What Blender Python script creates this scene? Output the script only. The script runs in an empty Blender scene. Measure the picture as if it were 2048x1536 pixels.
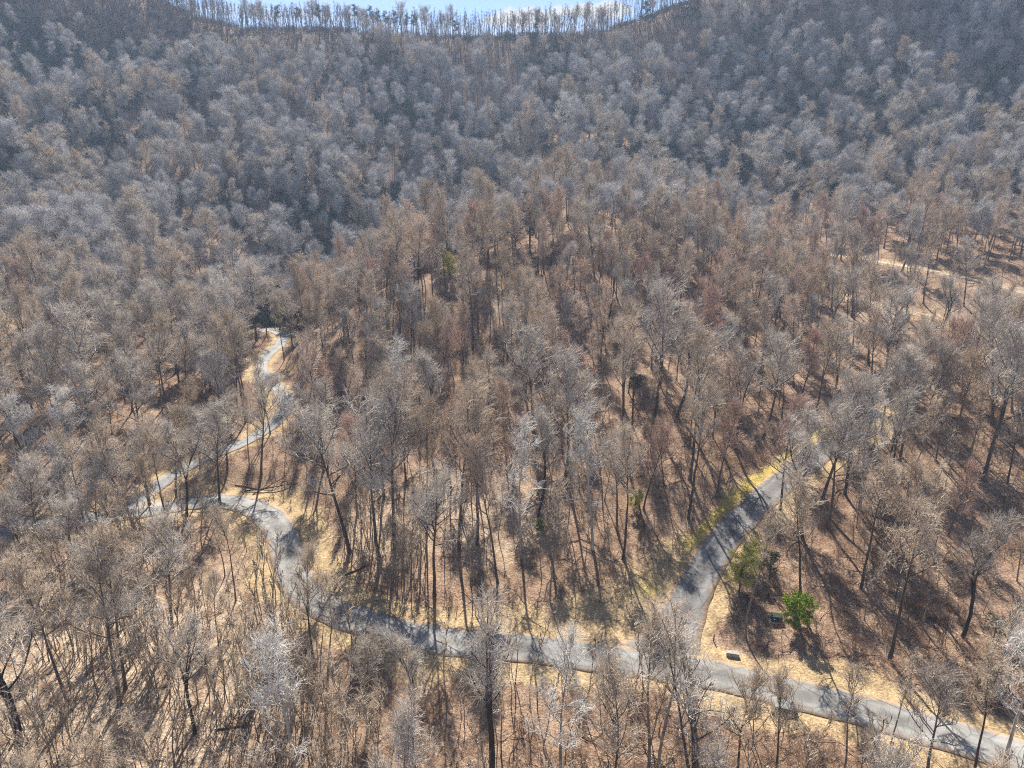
import bpy, math, random
import numpy as np
from mathutils import Vector, Matrix

# ---------------------------------------------------------------- camera, light, sky
scene = bpy.context.scene
PITCH = math.radians(18.0)
FPX = 1366.0                       # focal length in pixels of a 2048 px wide frame
cam_data = bpy.data.cameras.new("camera")
cam = bpy.data.objects.new("camera", cam_data)
scene.collection.objects.link(cam)
scene.camera = cam
cam.location = (0, 0, 0)
cam.rotation_euler = (math.radians(90) - PITCH, 0, 0)
cam_data.sensor_width = 36.0
cam_data.lens = 36.0 * FPX / 2048.0
cam_data.clip_start = 0.5
cam_data.clip_end = 5000

SUN_ELEV, SUN_AZ = math.radians(46), math.radians(-5)      # azimuth from +Y, towards +X
SUN_DIR = Vector((math.sin(SUN_AZ) * math.cos(SUN_ELEV), math.cos(SUN_AZ) * math.cos(SUN_ELEV), math.sin(SUN_ELEV)))
sun_data = bpy.data.lights.new("sun", 'SUN')
sun_data.energy = 5.0
sun_data.angle = math.radians(0.5)
sun_data.color = (1.0, 0.94, 0.83)
sun = bpy.data.objects.new("sun", sun_data)
scene.collection.objects.link(sun)
sun.rotation_euler = (-SUN_DIR).to_track_quat('-Z', 'Y').to_euler()
sun.location = SUN_DIR * 900

world = bpy.data.worlds.new("World")
scene.world = world
world.use_nodes = True
wn, wl = world.node_tree.nodes, world.node_tree.links
wn.clear()
w_out = wn.new("ShaderNodeOutputWorld")
w_bg = wn.new("ShaderNodeBackground")
w_bg.inputs["Strength"].default_value = 0.06
sky = wn.new("ShaderNodeTexSky")
sky.sky_type = 'NISHITA'
sky.sun_disc = False
sky.sun_elevation = SUN_ELEV
sky.sun_rotation = SUN_AZ
sky.altitude = 700
sky.air_density = 0.8
sky.dust_density = 0.0
sky.ozone_density = 2.0


def pix_dir(u, v):
    xc, yc = (u - 1024.0) / FPX, (768.0 - v) / FPX
    s, c = math.sin(PITCH), math.cos(PITCH)
    return np.array((xc, c + yc * s, -s + yc * c))


def wmath(op, a, b=None, c=None, clamp=False):
    n = wn.new("ShaderNodeMath")
    n.operation = op
    n.use_clamp = clamp
    for i, q in enumerate((a, b, c)):
        if q is None:
            continue
        if isinstance(q, (int, float)):
            n.inputs[i].default_value = q
        else:
            wl.new(q, n.inputs[i])
    return n.outputs[0]


# clouds: a few small bright cumulus low in the sky beyond the ridge, and thin streaks above
tc = wn.new("ShaderNodeTexCoord")
sepw = wn.new("ShaderNodeSeparateXYZ")
wl.new(tc.outputs["Generated"], sepw.inputs[0])
azn = wmath('ARCTAN2', sepw.outputs[0], sepw.outputs[1])
eln = wmath('ARCSINE', sepw.outputs[2])
cl_noise = wn.new("ShaderNodeTexNoise")
cl_noise.inputs["Scale"].default_value = 60.0
cl_noise.inputs["Detail"].default_value = 5.0
wl.new(tc.outputs["Generated"], cl_noise.inputs["Vector"])
cloud_mask = None
for (u, v, wu, wv) in ((1050, 36, 58, 18), (1010, 40, 40, 9), (1190, 22, 75, 12), (1215, 14, 30, 10), (1120, 52, 120, 14), (900, 62, 200, 14), (540, 30, 160, 10)):
    d = pix_dir(u, v)
    d = d / np.linalg.norm(d)
    az0, el0 = math.atan2(d[0], d[1]), math.asin(d[2])
    da = wmath('DIVIDE', wmath('SUBTRACT', azn, az0), wu / FPX)
    de = wmath('DIVIDE', wmath('SUBTRACT', eln, el0), wv / FPX)
    rr = wmath('SQRT', wmath('ADD', wmath('MULTIPLY', da, da), wmath('MULTIPLY', de, de)))
    rr = wmath('ADD', rr, wmath('MULTIPLY', wmath('SUBTRACT', cl_noise.outputs["Fac"], 0.5), 1.5))
    amt = 1.0 if u in (1050, 1190, 1215, 1010) else 0.35
    m = wmath('MULTIPLY', wmath('MULTIPLY_ADD', rr, -3.0, 3.4, clamp=True), amt)
    cloud_mask = m if cloud_mask is None else wmath('MAXIMUM', cloud_mask, m)
st = wn.new("ShaderNodeTexNoise")
st.inputs["Scale"].default_value = 4.0
st.inputs["Detail"].default_value = 6.0
mp = wn.new("ShaderNodeMapping")
mp.inputs["Scale"].default_value = (1, 1, 6)
wl.new(tc.outputs["Generated"], mp.inputs[0])
wl.new(mp.outputs[0], st.inputs["Vector"])
streak = wmath('MULTIPLY', wmath('MULTIPLY_ADD', st.outputs["Fac"], 3.0, -1.35, clamp=True), 0.35)
cloud_mask = wmath('MAXIMUM', cloud_mask, streak)
w_mix = wn.new("ShaderNodeMix")
w_mix.data_type = 'RGBA'
wl.new(cloud_mask, w_mix.inputs["Factor"])
w_tint = wn.new("ShaderNodeMix")
w_tint.data_type = 'RGBA'
w_tint.blend_type = 'MULTIPLY'
w_tint.inputs["Factor"].default_value = 1.0
wl.new(sky.outputs["Color"], w_tint.inputs[6])
w_tint.inputs[7].default_value = (0.99, 0.95, 0.99, 1)
wl.new(w_tint.outputs[2], w_mix.inputs[6])
w_mix.inputs[7].default_value = (5.2, 5.3, 5.5, 1)
wl.new(w_mix.outputs[2], w_bg.inputs["Color"])
wl.new(w_bg.outputs[0], w_out.inputs[0])

scene.view_settings.view_transform = 'Standard'
scene.view_settings.look = 'None'
scene.view_settings.exposure = 1.42
scene.view_settings.gamma = 1.0
scene.render.engine = 'CYCLES'
scene.cycles.use_denoising = False
scene.cycles.filter_width = 1.15
scene.cycles.max_bounces = 5
scene.cycles.diffuse_bounces = 2
scene.cycles.volume_bounces = 1
scene.cycles.transparent_max_bounces = 4

HAZE = 0.0002
rng = np.random.default_rng(11)
random.seed(11)

# ---------------------------------------------------------------- helpers
C = scene.collection


def mat(name):
    m = bpy.data.materials.new(name)
    m.use_nodes = True
    nt = m.node_tree
    for n in list(nt.nodes):
        nt.nodes.remove(n)
    out = nt.nodes.new("ShaderNodeOutputMaterial")
    return m, nt.nodes, nt.links, out


def noise(nodes, links, vec, scale, detail=4.0, rough=0.55):
    n = nodes.new("ShaderNodeTexNoise")
    n.inputs["Scale"].default_value = scale
    n.inputs["Detail"].default_value = detail
    n.inputs["Roughness"].default_value = rough
    if vec is not None:
        links.new(vec, n.inputs["Vector"])
    return n.outputs["Fac"]


def ramp(nodes, links, fac, stops):
    r = nodes.new("ShaderNodeValToRGB")
    cr = r.color_ramp
    while len(cr.elements) < len(stops):
        cr.elements.new(0.5)
    for e, (p, col) in zip(cr.elements, stops):
        e.position = p
        e.color = (col[0], col[1], col[2], 1) if not isinstance(col, (int, float)) else (col, col, col, 1)
    links.new(fac, r.inputs[0])
    return r.outputs[0]


def mixc(nodes, links, fac, a, b, blend='MIX'):
    n = nodes.new("ShaderNodeMix")
    n.data_type = 'RGBA'
    n.blend_type = blend
    for sock, val in ((n.inputs["Factor"], fac), (n.inputs[6], a), (n.inputs[7], b)):
        if isinstance(val, (int, float)):
            sock.default_value = val
        elif isinstance(val, tuple):
            sock.default_value = (val[0], val[1], val[2], 1)
        else:
            links.new(val, sock)
    return n.outputs[2]


def math_n(nodes, links, op, a, b=None, c=None, clamp=False):
    n = nodes.new("ShaderNodeMath")
    n.operation = op
    n.use_clamp = clamp
    for i, q in enumerate((a, b, c)):
        if q is None:
            continue
        if isinstance(q, (int, float)):
            n.inputs[i].default_value = q
        else:
            links.new(q, n.inputs[i])
    return n.outputs[0]


def finish(nodes, links, out, color, rough=0.9, bump=None, bump_d=0.1, spec=0.2):
    p = nodes.new("ShaderNodeBsdfPrincipled")
    if isinstance(color, tuple):
        p.inputs["Base Color"].default_value = (*color, 1)
    else:
        links.new(color, p.inputs["Base Color"])
    p.inputs["Roughness"].default_value = rough
    p.inputs["Specular IOR Level"].default_value = spec
    if bump is not None:
        b = nodes.new("ShaderNodeBump")
        b.inputs["Distance"].default_value = bump_d
        b.inputs["Strength"].default_value = 1.0
        links.new(bump, b.inputs["Height"])
        links.new(b.outputs[0], p.inputs["Normal"])
    links.new(p.outputs[0], out.inputs[0])
    return p


def mesh_from(name, verts, faces, mats, mat_idx=None, smooth=True):
    """verts (n,3) array; faces: list of (k,4) or (k,3) int arrays"""
    me = bpy.data.meshes.new(name)
    verts = np.asarray(verts, dtype=np.float32)
    me.vertices.add(len(verts))
    me.vertices.foreach_set("co", verts.ravel())
    if not isinstance(faces, (list, tuple)):
        faces = [faces]
    faces = [np.asarray(f, dtype=np.int32) for f in faces if len(f)]
    loops = np.concatenate([f.ravel() for f in faces])
    sizes = np.concatenate([np.full(len(f), f.shape[1], dtype=np.int32) for f in faces])
    starts = np.concatenate(([0], np.cumsum(sizes)[:-1])).astype(np.int32)
    me.loops.add(len(loops))
    me.loops.foreach_set("vertex_index", loops)
    me.polygons.add(len(sizes))
    me.polygons.foreach_set("loop_start", starts)
    me.polygons.foreach_set("loop_total", sizes)
    if smooth:
        me.polygons.foreach_set("use_smooth", np.ones(len(sizes), dtype=bool))
    for m in mats:
        me.materials.append(m)
    if mat_idx is not None:
        me.polygons.foreach_set("material_index", np.asarray(mat_idx, dtype=np.int32))
    me.update(calc_edges=True)
    me.validate()
    return me


def link(name, me, parent=None, loc=None):
    o = bpy.data.objects.new(name, me)
    C.objects.link(o)
    if parent is not None:
        o.parent = parent
    if loc is not None:
        o.location = loc
    return o


def tag(o, label=None, cat=None, group=None, kind=None):
    if label:
        o["label"] = label
    if cat:
        o["category"] = cat
    if group:
        o["group"] = group
    if kind:
        o["kind"] = kind
    return o


# ---------------------------------------------------------------- terrain: control points (pixel u, v, depth Y) and world points
def P(u, v, Y):
    d = pix_dir(u, v)
    return d * (Y / d[1])


CP = []
for row in (
    # foreground and main road
    (1024, 1536, 61.5), (300, 1500, 64), (60, 1400, 70), (20, 1200, 92), (300, 1250, 85), (1700, 1500, 62.5), (2040, 1510, 61.7),
    (1350, 1320, 77.5), (700, 1240, 86), (880, 1290, 80), (1120, 1310, 78), (560, 1090, 105), (500, 1010, 118), (290, 1020, 118), (20, 1060, 112),
    # right branch
    (1440, 1090, 102), (1560, 960, 119), (1730, 830, 138), (1900, 832, 134), (2048, 828, 131),
    # spur, crest line
    (1185, 1210, 90), (1185, 1100, 101), (1185, 1000, 113), (1200, 850, 136), (1200, 700, 168), (1200, 560, 198), (1190, 450, 238),
    (1120, 300, 380), (1230, 120, 470), (1180, 370, 320), (1400, 1000, 112), (1400, 800, 144), (1400, 600, 200), (1400, 500, 250),
    # spur, left flank
    (900, 1100, 101), (900, 900, 130), (900, 700, 166), (800, 560, 190), (640, 720, 165), (640, 900, 132), (1000, 480, 236), (1060, 560, 198),
    # valley track
    (320, 960, 127), (490, 890, 140), (565, 820, 156), (540, 760, 175), (560, 690, 203), (500, 660, 215),
    # left slope
    (150, 860, 138), (200, 700, 185), (200, 560, 240), (200, 450, 290), (200, 350, 335), (200, 250, 378), (200, 150, 420), (200, 50, 465), (200, -60, 510),
    (420, 560, 260), (450, 450, 310), (450, 300, 370), (450, 150, 440),
    # far slope, middle
    (700, 450, 320), (700, 350, 360), (700, 250, 405), (700, 150, 455), (700, 66, 500), (1000, 74, 510), (1000, 200, 440), (1000, 320, 385),
    (430, 50, 500), (560, 58, 500), (300, 5, 508), (150, -70, 514), (850, 74, 508), (1130, 70, 505), (1250, 54, 496), (1330, 26, 498), (1420, -6, 500), (1700, -150, 510), (2000, -200, 510), (0, -200, 520),
    # right hollow and slope
    (1500, 390, 340), (1500, 300, 378), (1500, 200, 420), (1500, 100, 455), (1500, -20, 500), (1500, 450, 300), (1600, 520, 255), (1750, 520, 245),
    (2040, 575, 205), (1700, 600, 215), (2040, 680, 180), (1800, 800, 145), (1900, 950, 120), (1700, 1200, 88), (1900, 1150, 94), (2040, 1350, 74),
    (1850, 450, 280), (1850, 370, 330), (1850, 250, 375), (1850, 150, 410), (1850, 0, 460), (2040, 300, 350), (2040, 100, 420),
):
    CP.append(P(*row))
for w in ((-50, 262, -52), (-32, 300, -47), (-62, 235, -54), (0, 350, -22),
          (-180, 140, -52), (-250, 250, -18), (-350, 400, 70), (-430, 520, 150), (180, 130, -48), (240, 200, -30), (330, 330, 30), (430, 450, 120),
          (0, 0, -66), (-90, 10, -67), (90, 10, -66), (0, -60, -67), (-200, 0, -64), (200, 0, -62), (-110, -60, -67), (110, -60, -66),
          (-60, 560, 58), (-60, 640, 25), (60, 560, 58), (60, 640, 25), (-180, 575, 60), (-180, 650, 20), (180, 590, 70), (180, 660, 20), (330, 660, 60), (-330, 660, 50),
          (450, 660, 60), (-460, 660, 50), (480, 200, 60), (-480, 200, 40), (480, -60, -20), (-480, -60, -40)):
    CP.append(np.array(w, float))
CP = np.array(CP)


def tps_fit(xy, z, lam):
    n = len(xy)
    d = np.linalg.norm(xy[:, None] - xy[None], axis=2)
    K = np.where(d > 0, d * d * np.log(np.maximum(d, 1e-9)), 0)
    A = np.zeros((n + 3, n + 3))
    A[:n, :n] = K + lam * np.eye(n)
    A[:n, n] = 1
    A[:n, n + 1:] = xy
    A[n, :n] = 1
    A[n + 1:, :n] = xy.T
    return np.linalg.solve(A, np.concatenate((z, np.zeros(3))))


SC = 100.0
TPS = tps_fit(CP[:, :2] / SC, CP[:, 2], 0.02)


def tps_eval(x, y):
    q = np.stack((np.ravel(x), np.ravel(y)), 1) / SC
    outv = np.empty(len(q))
    for a in range(0, len(q), 20000):
        b = q[a:a + 20000]
        d2 = ((b[:, None, :] - (CP[None, :, :2] / SC)) ** 2).sum(2)
        K = np.where(d2 > 0, 0.5 * d2 * np.log(np.maximum(d2, 1e-12)), 0)
        n = len(CP)
        outv[a:a + 20000] = K @ TPS[:n] + TPS[n] + b @ TPS[n + 1:]
    return outv.reshape(np.shape(x))


def bumps(x, y):
    far = np.clip((np.asarray(y) - 230) / 150, 0, 1)
    s = 0.35 * np.sin(x * 0.21 + 1.3 * np.sin(y * 0.13)) * np.cos(y * 0.17 + 0.8 * np.sin(x * 0.11))
    far = far * (1 - 0.85 * np.clip((np.asarray(y) - 440) / 50, 0, 1))
    s += far * (3.2 * np.sin(x * 0.045 + 0.9 * np.sin(y * 0.012)) + 1.8 * np.sin(x * 0.085 + y * 0.021 + 2.0) + 1.2 * np.sin(y * 0.07 + x * 0.03))
    s += 0.12 * np.sin(x * 0.9 + y * 0.37) * np.sin(y * 0.77 - x * 0.21)
    return s


def catmull(pts, step=0.8):
    pts = np.asarray(pts, float)
    pts = np.vstack((2 * pts[0] - pts[1], pts, 2 * pts[-1] - pts[-2]))
    outp = []
    for i in range(1, len(pts) - 2):
        p0, p1, p2, p3 = pts[i - 1:i + 3]
        n = max(2, int(np.linalg.norm(p2 - p1) / step))
        t = np.linspace(0, 1, n, endpoint=False)[:, None]
        outp.append(0.5 * ((2 * p1) + (-p0 + p2) * t + (2 * p0 - 5 * p1 + 4 * p2 - p3) * t ** 2 + (-p0 + 3 * p1 - 3 * p2 + p3) * t ** 3))
    outp.append(pts[-2][None])
    return np.vstack(outp)


def ground_hit(u, v, f):
    """where the ray through a pixel of the photograph meets the height function f"""
    d = pix_dir(u, v)
    Ys = np.linspace(30, 560, 2400)
    k = Ys / d[1]
    z = f(d[0] * k, Ys)
    below = np.nonzero(d[2] * k < z)[0]
    i = below[0] if len(below) else len(Ys) - 1
    return np.array((d[0] * k[i], Ys[i]))


ROADS = {}      # name: (samples xy, z, half width)


def road_samples(pix, half, z_from=None):
    pts = np.array([ground_hit(u, v, tps_eval) if len(q) == 0 else np.array((u, v), float) for (u, v, *q) in pix])
    xy = catmull(pts)
    z = tps_eval(xy[:, 0], xy[:, 1])
    k = np.hanning(41)
    k /= k.sum()
    z = np.convolve(np.pad(z, 20, mode='edge'), k, mode='valid')
    return xy, z, half


main_pix = [(-150, 95, 'w'), (-60, 1074), (20, 1060), (140, 1043), (290, 1022), (400, 1004), (470, 1004), (525, 1024), (562, 1062), (576, 1110), (592, 1160), (640, 1208), (720, 1243), (880, 1280),
            (1060, 1298), (1220, 1320), (1400, 1345), (1560, 1381), (1720, 1419), (1900, 1471), (2080, 1526), (78, 52, 'w'), (100, 40, 'w')]
side_pix = [(1310, 1336), (1348, 1262), (1378, 1198), (1412, 1132), (1455, 1070), (1520, 1003), (1600, 937), (1690, 870), (1735, 840), (1764, 822)]
valley_pix = [(232, 1032), (275, 996), (330, 952), (420, 914), (490, 886), (548, 846), (572, 805), (548, 768), (522, 738), (532, 712), (560, 688), (566, 670), (540, 661), (505, 660)]
track_pix = [(1690, 512), (1760, 524), (1850, 540), (1950, 560), (2060, 590), (2180, 625)]
lower_pix = [(1700, 596), (1760, 610), (1840, 632), (1930, 654), (2060, 690)]
ROADS["road"] = road_samples(main_pix, 3.0)
ROADS["side_road"] = road_samples(side_pix, 2.9)
ROADS["valley_road"] = road_samples(valley_pix, 2.0)
ROADS["dirt_track"] = road_samples(track_pix, 2.2)
ROADS["grass_track"] = road_samples(lower_pix, 1.8)
# branches leave the main road at its level
for nm in ("side_road", "valley_road"):
    xy, z, h = ROADS[nm]
    mxy, mz, _ = ROADS["road"]
    j = np.argmin(((mxy - xy[0]) ** 2).sum(1))
    t = np.clip(np.arange(len(z)) * 0.8 / 22.0, 0, 1)
    t = t * t * (3 - 2 * t)
    ROADS[nm] = (xy, mz[j] * (1 - t) + z * t, h)

ALL_XY = np.vstack([r[0] for r in ROADS.values()])
ALL_Z = np.concatenate([r[1] for r in ROADS.values()])
ALL_H = np.concatenate([np.full(len(r[1]), r[2]) for r in ROADS.values()])
ALL_ID = np.concatenate([np.full(len(r[1]), i) for i, r in enumerate(ROADS.values())])


def near_road(x, y):
    """distance from the nearest road edge, height there, which road"""
    q = np.stack((np.ravel(x), np.ravel(y)), 1)
    dist = np.full(len(q), 1e3)
    zz = np.zeros(len(q))
    rid = np.zeros(len(q), int)
    for a in range(0, len(q), 8000):
        b = q[a:a + 8000]
        d = np.sqrt(((b[:, None, :] - ALL_XY[None]) ** 2).sum(2)) - ALL_H[None]
        i = d.argmin(1)
        dist[a:a + 8000] = d[np.arange(len(b)), i]
        zz[a:a + 8000] = ALL_Z[i]
        rid[a:a + 8000] = ALL_ID[i]
    return dist.reshape(np.shape(x)), zz.reshape(np.shape(x)), rid.reshape(np.shape(x))


def height(x, y, rd=None):
    x, y = np.asarray(x, float), np.asarray(y, float)
    z = tps_eval(x, y) + bumps(x, y)
    d, rz, _ = near_road(x, y) if rd is None else rd
    t = np.clip((d - 1.6) / 7.0, 0, 1)
    t = t * t * (3 - 2 * t)
    return (rz - 0.05) * (1 - t) + z * t


def axis(segs):
    a = [segs[0][0]]
    for lo, hi, st in segs:
        n = int(round((hi - lo) / st))
        a += list(np.linspace(lo, hi, n + 1)[1:])
    return np.array(a)


gx = axis([(-520, -300, 8), (-300, -130, 3.5), (-130, 130, 1.0), (130, 300, 3.5), (300, 520, 8)])
gy = axis([(-70, 40, 6), (40, 240, 1.0), (240, 560, 3.0), (560, 700, 8)])
GX, GY = np.meshgrid(gx, gy)
RD = near_road(GX, GY)
GZ = height(GX, GY, RD)


def height_fast(x, y):
    """bilinear look-up on the ground sheet itself, so that things stand on the mesh"""
    x, y = np.asarray(x, float), np.asarray(y, float)
    i = np.clip(np.searchsorted(gx, x) - 1, 0, len(gx) - 2)
    j = np.clip(np.searchsorted(gy, y) - 1, 0, len(gy) - 2)
    tx = (x - gx[i]) / (gx[i + 1] - gx[i])
    ty = (y - gy[j]) / (gy[j + 1] - gy[j])
    return (GZ[j, i] * (1 - tx) + GZ[j, i + 1] * tx) * (1 - ty) + (GZ[j + 1, i] * (1 - tx) + GZ[j + 1, i + 1] * tx) * ty


def at_pix(u, v):
    x, y = ground_hit(u, v, height_fast)
    return np.array((x, y, float(height_fast(x, y))))


# masks on the ground: dry grass along the roads, greener strip, bare dirt
def smooth_blob(u, v, r):
    c = at_pix(u, v)
    return np.clip(1.4 - np.hypot(GX - c[0], GY - c[1]) / r, 0, 1)


dist_edge, _, rid = RD
wob = 1.2 * np.sin(GX * 0.31 + GY * 0.17) + 0.9 * np.sin(GY * 0.43 - GX * 0.12)
vw = np.where(rid == 0, 3.0, np.where(rid == 1, 1.9, np.where(rid == 2, 1.3, 2.0))) + wob * 0.8
grass_m = np.clip(1 - (dist_edge - vw) / 2.0, 0, 1)
for (u, v, r) in ((1270, 1232, 9), (1190, 1230, 7), (1330, 1185, 9), (1375, 1125, 7), (1050, 1245, 4.5), (620, 1040, 4), (545, 800, 3.5), (575, 745, 3), (1130, 1255, 5), (515, 1080, 4)):
    grass_m = np.maximum(grass_m, smooth_blob(u, v, r))
sx, sz_, _h = ROADS["side_road"]
green_m = np.zeros_like(GX)
tang = np.gradient(sx, axis=0)
for i in range(34, len(sx), 2):
    nrm = np.array((-tang[i, 1], tang[i, 0]))
    nrm /= np.linalg.norm(nrm)
    c = sx[i] + nrm * 4.1
    green_m = np.maximum(green_m, np.clip(1.5 - np.hypot(GX - c[0], GY - c[1]) / 1.5, 0, 1))
for (u, v, r) in ((1300, 1180, 2.0), (340, 945, 3.0), (530, 790, 3)):
    green_m = np.maximum(green_m, smooth_blob(u, v, r) * 0.6)
grass_m = np.maximum(grass_m, green_m)
dirt_m = np.where(rid >= 3, np.clip(1 - (dist_edge - 1.0) / 3.0, 0, 1), 0)
dirt_m = np.maximum(dirt_m, 0)
pale_m = np.zeros_like(GX)  # straw-pale ground; on the spur, sun patches put into the colour
for (u, v, r) in ((230, 1330, 24), (150, 1450, 20), (420, 1350, 15), (60, 1250, 14), (450, 1200, 10), (800, 1050, 10), (920, 1000, 9), (1000, 1050, 10), (1770, 625, 8), (1900, 640, 7), (330, 1450, 14), (1210, 470, 10), (1000, 600, 8), (100, 1300, 14)):
    pale_m = np.maximum(pale_m, smooth_blob(u, v, r))

# ---- ground material: leaf litter with patches, dry grass on the verges
m_ground, nd, lk, out = mat("leaf_litter")
geo = nd.new("ShaderNodeNewGeometry")
pos = geo.outputs["Position"]
att = nd.new("ShaderNodeVertexColor")
att.layer_name = "cover"
sep = nd.new("ShaderNodeSeparateColor")
lk.new(att.outputs["Color"], sep.inputs[0])
n_big = noise(nd, lk, pos, 0.055, 3)
n_mid = noise(nd, lk, pos, 0.45, 4, 0.65)
n_fine = noise(nd, lk, pos, 3.2, 3, 0.7)
n_leaf = noise(nd, lk, pos, 9.0, 2, 0.6)
litter = ramp(nd, lk, n_fine, [(0.34, (0.055, 0.032, 0.022)), (0.45, (0.190, 0.124, 0.082)), (0.55, (0.315, 0.220, 0.150)), (0.66, (0.53, 0.405, 0.300))])
litter2 = ramp(nd, lk, n_leaf, [(0.36, (0.09, 0.055, 0.036)), (0.5, (0.27, 0.189, 0.129)), (0.64, (0.53, 0.41, 0.31))])
lit = mixc(nd, lk, 0.5, litter, litter2)
tone = ramp(nd, lk, n_mid, [(0.3, (0.58, 0.50, 0.47)), (0.5, (0.95, 0.93, 0.92)), (0.7, (1.22, 1.2, 1.18))])
lit = mixc(nd, lk, 1.0, lit, tone, 'MULTIPLY')
tone2 = ramp(nd, lk, n_big, [(0.35, (0.78, 0.72, 0.68)), (0.6, (1.08, 1.06, 1.05))])
lit = mixc(nd, lk, 1.0, lit, tone2, 'MULTIPLY')
pale = ramp(nd, lk, n_fine, [(0.34, (0.24, 0.175, 0.115)), (0.5, (0.45, 0.35, 0.25)), (0.66, (0.66, 0.55, 0.43))])
pf = math_n(nd, lk, 'MULTIPLY', sep.outputs[2], math_n(nd, lk, 'MULTIPLY_ADD', n_mid, 3.0, -0.9, clamp=True))
lit = mixc(nd, lk, math_n(nd, lk, 'MULTIPLY', pf, 0.85), lit, pale)
gr = ramp(nd, lk, n_fine, [(0.3, (0.22, 0.150, 0.082)), (0.5, (0.40, 0.295, 0.175)), (0.7, (0.56, 0.435, 0.285))])
gr = mixc(nd, lk, 1.0, gr, ramp(nd, lk, n_mid, [(0.32, (0.66, 0.66, 0.62)), (0.6, (1.1, 1.07, 1.0))]), 'MULTIPLY')
grn = ramp(nd, lk, n_fine, [(0.3, (0.27, 0.20, 0.055)), (0.5, (0.44, 0.335, 0.085)), (0.7, (0.57, 0.445, 0.13))])
green_f = math_n(nd, lk, 'MULTIPLY', sep.outputs[1], math_n(nd, lk, 'MULTIPLY_ADD', n_mid, 2.0, -0.15, clamp=True))
gr = mixc(nd, lk, green_f, gr, grn)
gf = math_n(nd, lk, 'MULTIPLY_ADD', math_n(nd, lk, 'ADD', sep.outputs[0], math_n(nd, lk, 'ADD', math_n(nd, lk, 'MULTIPLY', n_mid, 1.5), math_n(nd, lk, 'MULTIPLY', n_fine, 0.9))), 2.6, -4.2, clamp=True)
col = mixc(nd, lk, gf, lit, gr)
hgt = math_n(nd, lk, 'ADD', math_n(nd, lk, 'MULTIPLY', n_fine, 0.30), math_n(nd, lk, 'MULTIPLY', n_leaf, 0.12))
finish(nd, lk, out, col, 0.95, hgt, 0.8, 0.1)

ny_, nx_ = GX.shape
idx = np.arange(ny_ * nx_).reshape(ny_, nx_)
quads = np.stack((idx[:-1, :-1], idx[:-1, 1:], idx[1:, 1:], idx[1:, :-1]), -1).reshape(-1, 4)
gme = mesh_from("ground", np.stack((GX, GY, GZ), -1).reshape(-1, 3), quads, [m_ground])
ca = gme.color_attributes.new("cover", 'FLOAT_COLOR', 'POINT')
ca.data.foreach_set("color", np.stack((grass_m, green_m, pale_m, np.ones_like(GX)), -1).astype(np.float32).ravel())
tag(link("ground", gme), kind='structure')


# ---- roads
def asphalt(name, dark, light, speck):
    m, nd, lk, out = mat(name)
    geo = nd.new("ShaderNodeNewGeometry")
    pos = geo.outputs["Position"]
    a = ramp(nd, lk, noise(nd, lk, pos, 0.22, 5, 0.6), [(0.34, dark), (0.62, light)])
    b = ramp(nd, lk, noise(nd, lk, pos, 6.0, 2, 0.7), [(0.3, 1 - speck), (0.7, 1 + speck)])
    c = mixc(nd, lk, 1.0, a, b, 'MULTIPLY')
    at = nd.new("ShaderNodeVertexColor")
    at.layer_name = "wear"
    s = nd.new("ShaderNodeSeparateColor")
    lk.new(at.outputs["Color"], s.inputs[0])
    # leaf drift and grit near the edges, paler wheel tracks
    n = noise(nd, lk, pos, 1.4, 4, 0.7)
    e = math_n(nd, lk, 'MULTIPLY_ADD', math_n(nd, lk, 'ADD', s.outputs[0], math_n(nd, lk, 'MULTIPLY', n, 1.1)), 3.6, -4.6, clamp=True)
    c = mixc(nd, lk, e, c, (0.30, 0.20, 0.115))
    w = math_n(nd, lk, 'MULTIPLY', s.outputs[1], 0.16)
    c = mixc(nd, lk, w, c, (0.62, 0.61, 0.58))
    # resurfaced lengths and patches of different age
    pv_ = nd.new("ShaderNodeTexVoronoi")
    pv_.inputs["Scale"].default_value = 0.11
    lk.new(pos, pv_.inputs["Vector"])
    sp_ = nd.new("ShaderNodeSeparateColor")
    lk.new(pv_.outputs["Color"], sp_.inputs[0])
    c = mixc(nd, lk, 1.0, c, ramp(nd, lk, sp_.outputs[0], [(0.0, 0.80), (1.0, 1.14)]), 'MULTIPLY')
    # repair seams
    v = nd.new("ShaderNodeTexVoronoi")
    v.feature = 'DISTANCE_TO_EDGE'
    v.inputs["Scale"].default_value = 0.22
    lk.new(pos, v.inputs["Vector"])
    crack = ramp(nd, lk, v.outputs["Distance"], [(0.0, 0.45), (0.02, 1.0)])
    c = mixc(nd, lk, 0.8, c, crack, 'MULTIPLY')
    # single leaves blown over the surface
    lf = math_n(nd, lk, 'MULTIPLY_ADD', noise(nd, lk, pos, 4.5, 1), 12.0, -8.0, clamp=True)
    c = mixc(nd, lk, math_n(nd, lk, 'MULTIPLY', lf, 0.6), c, (0.24, 0.15, 0.085))
    finish(nd, lk, out, c, 0.88, noise(nd, lk, pos, 14.0, 2), 0.02, 0.3)
    return m


m_asph = asphalt("weathered_asphalt", (0.11, 0.108, 0.104), (0.225, 0.22, 0.212), 0.18)
m_asph2 = asphalt("dark_asphalt", (0.07, 0.067, 0.067), (0.145, 0.139, 0.137), 0.16)
m_gravel = asphalt("gravel_track", (0.15, 0.153, 0.16), (0.27, 0.27, 0.268), 0.22)
m_sand = asphalt("sandy_track", (0.27, 0.205, 0.14), (0.42, 0.325, 0.23), 0.2)


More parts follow.
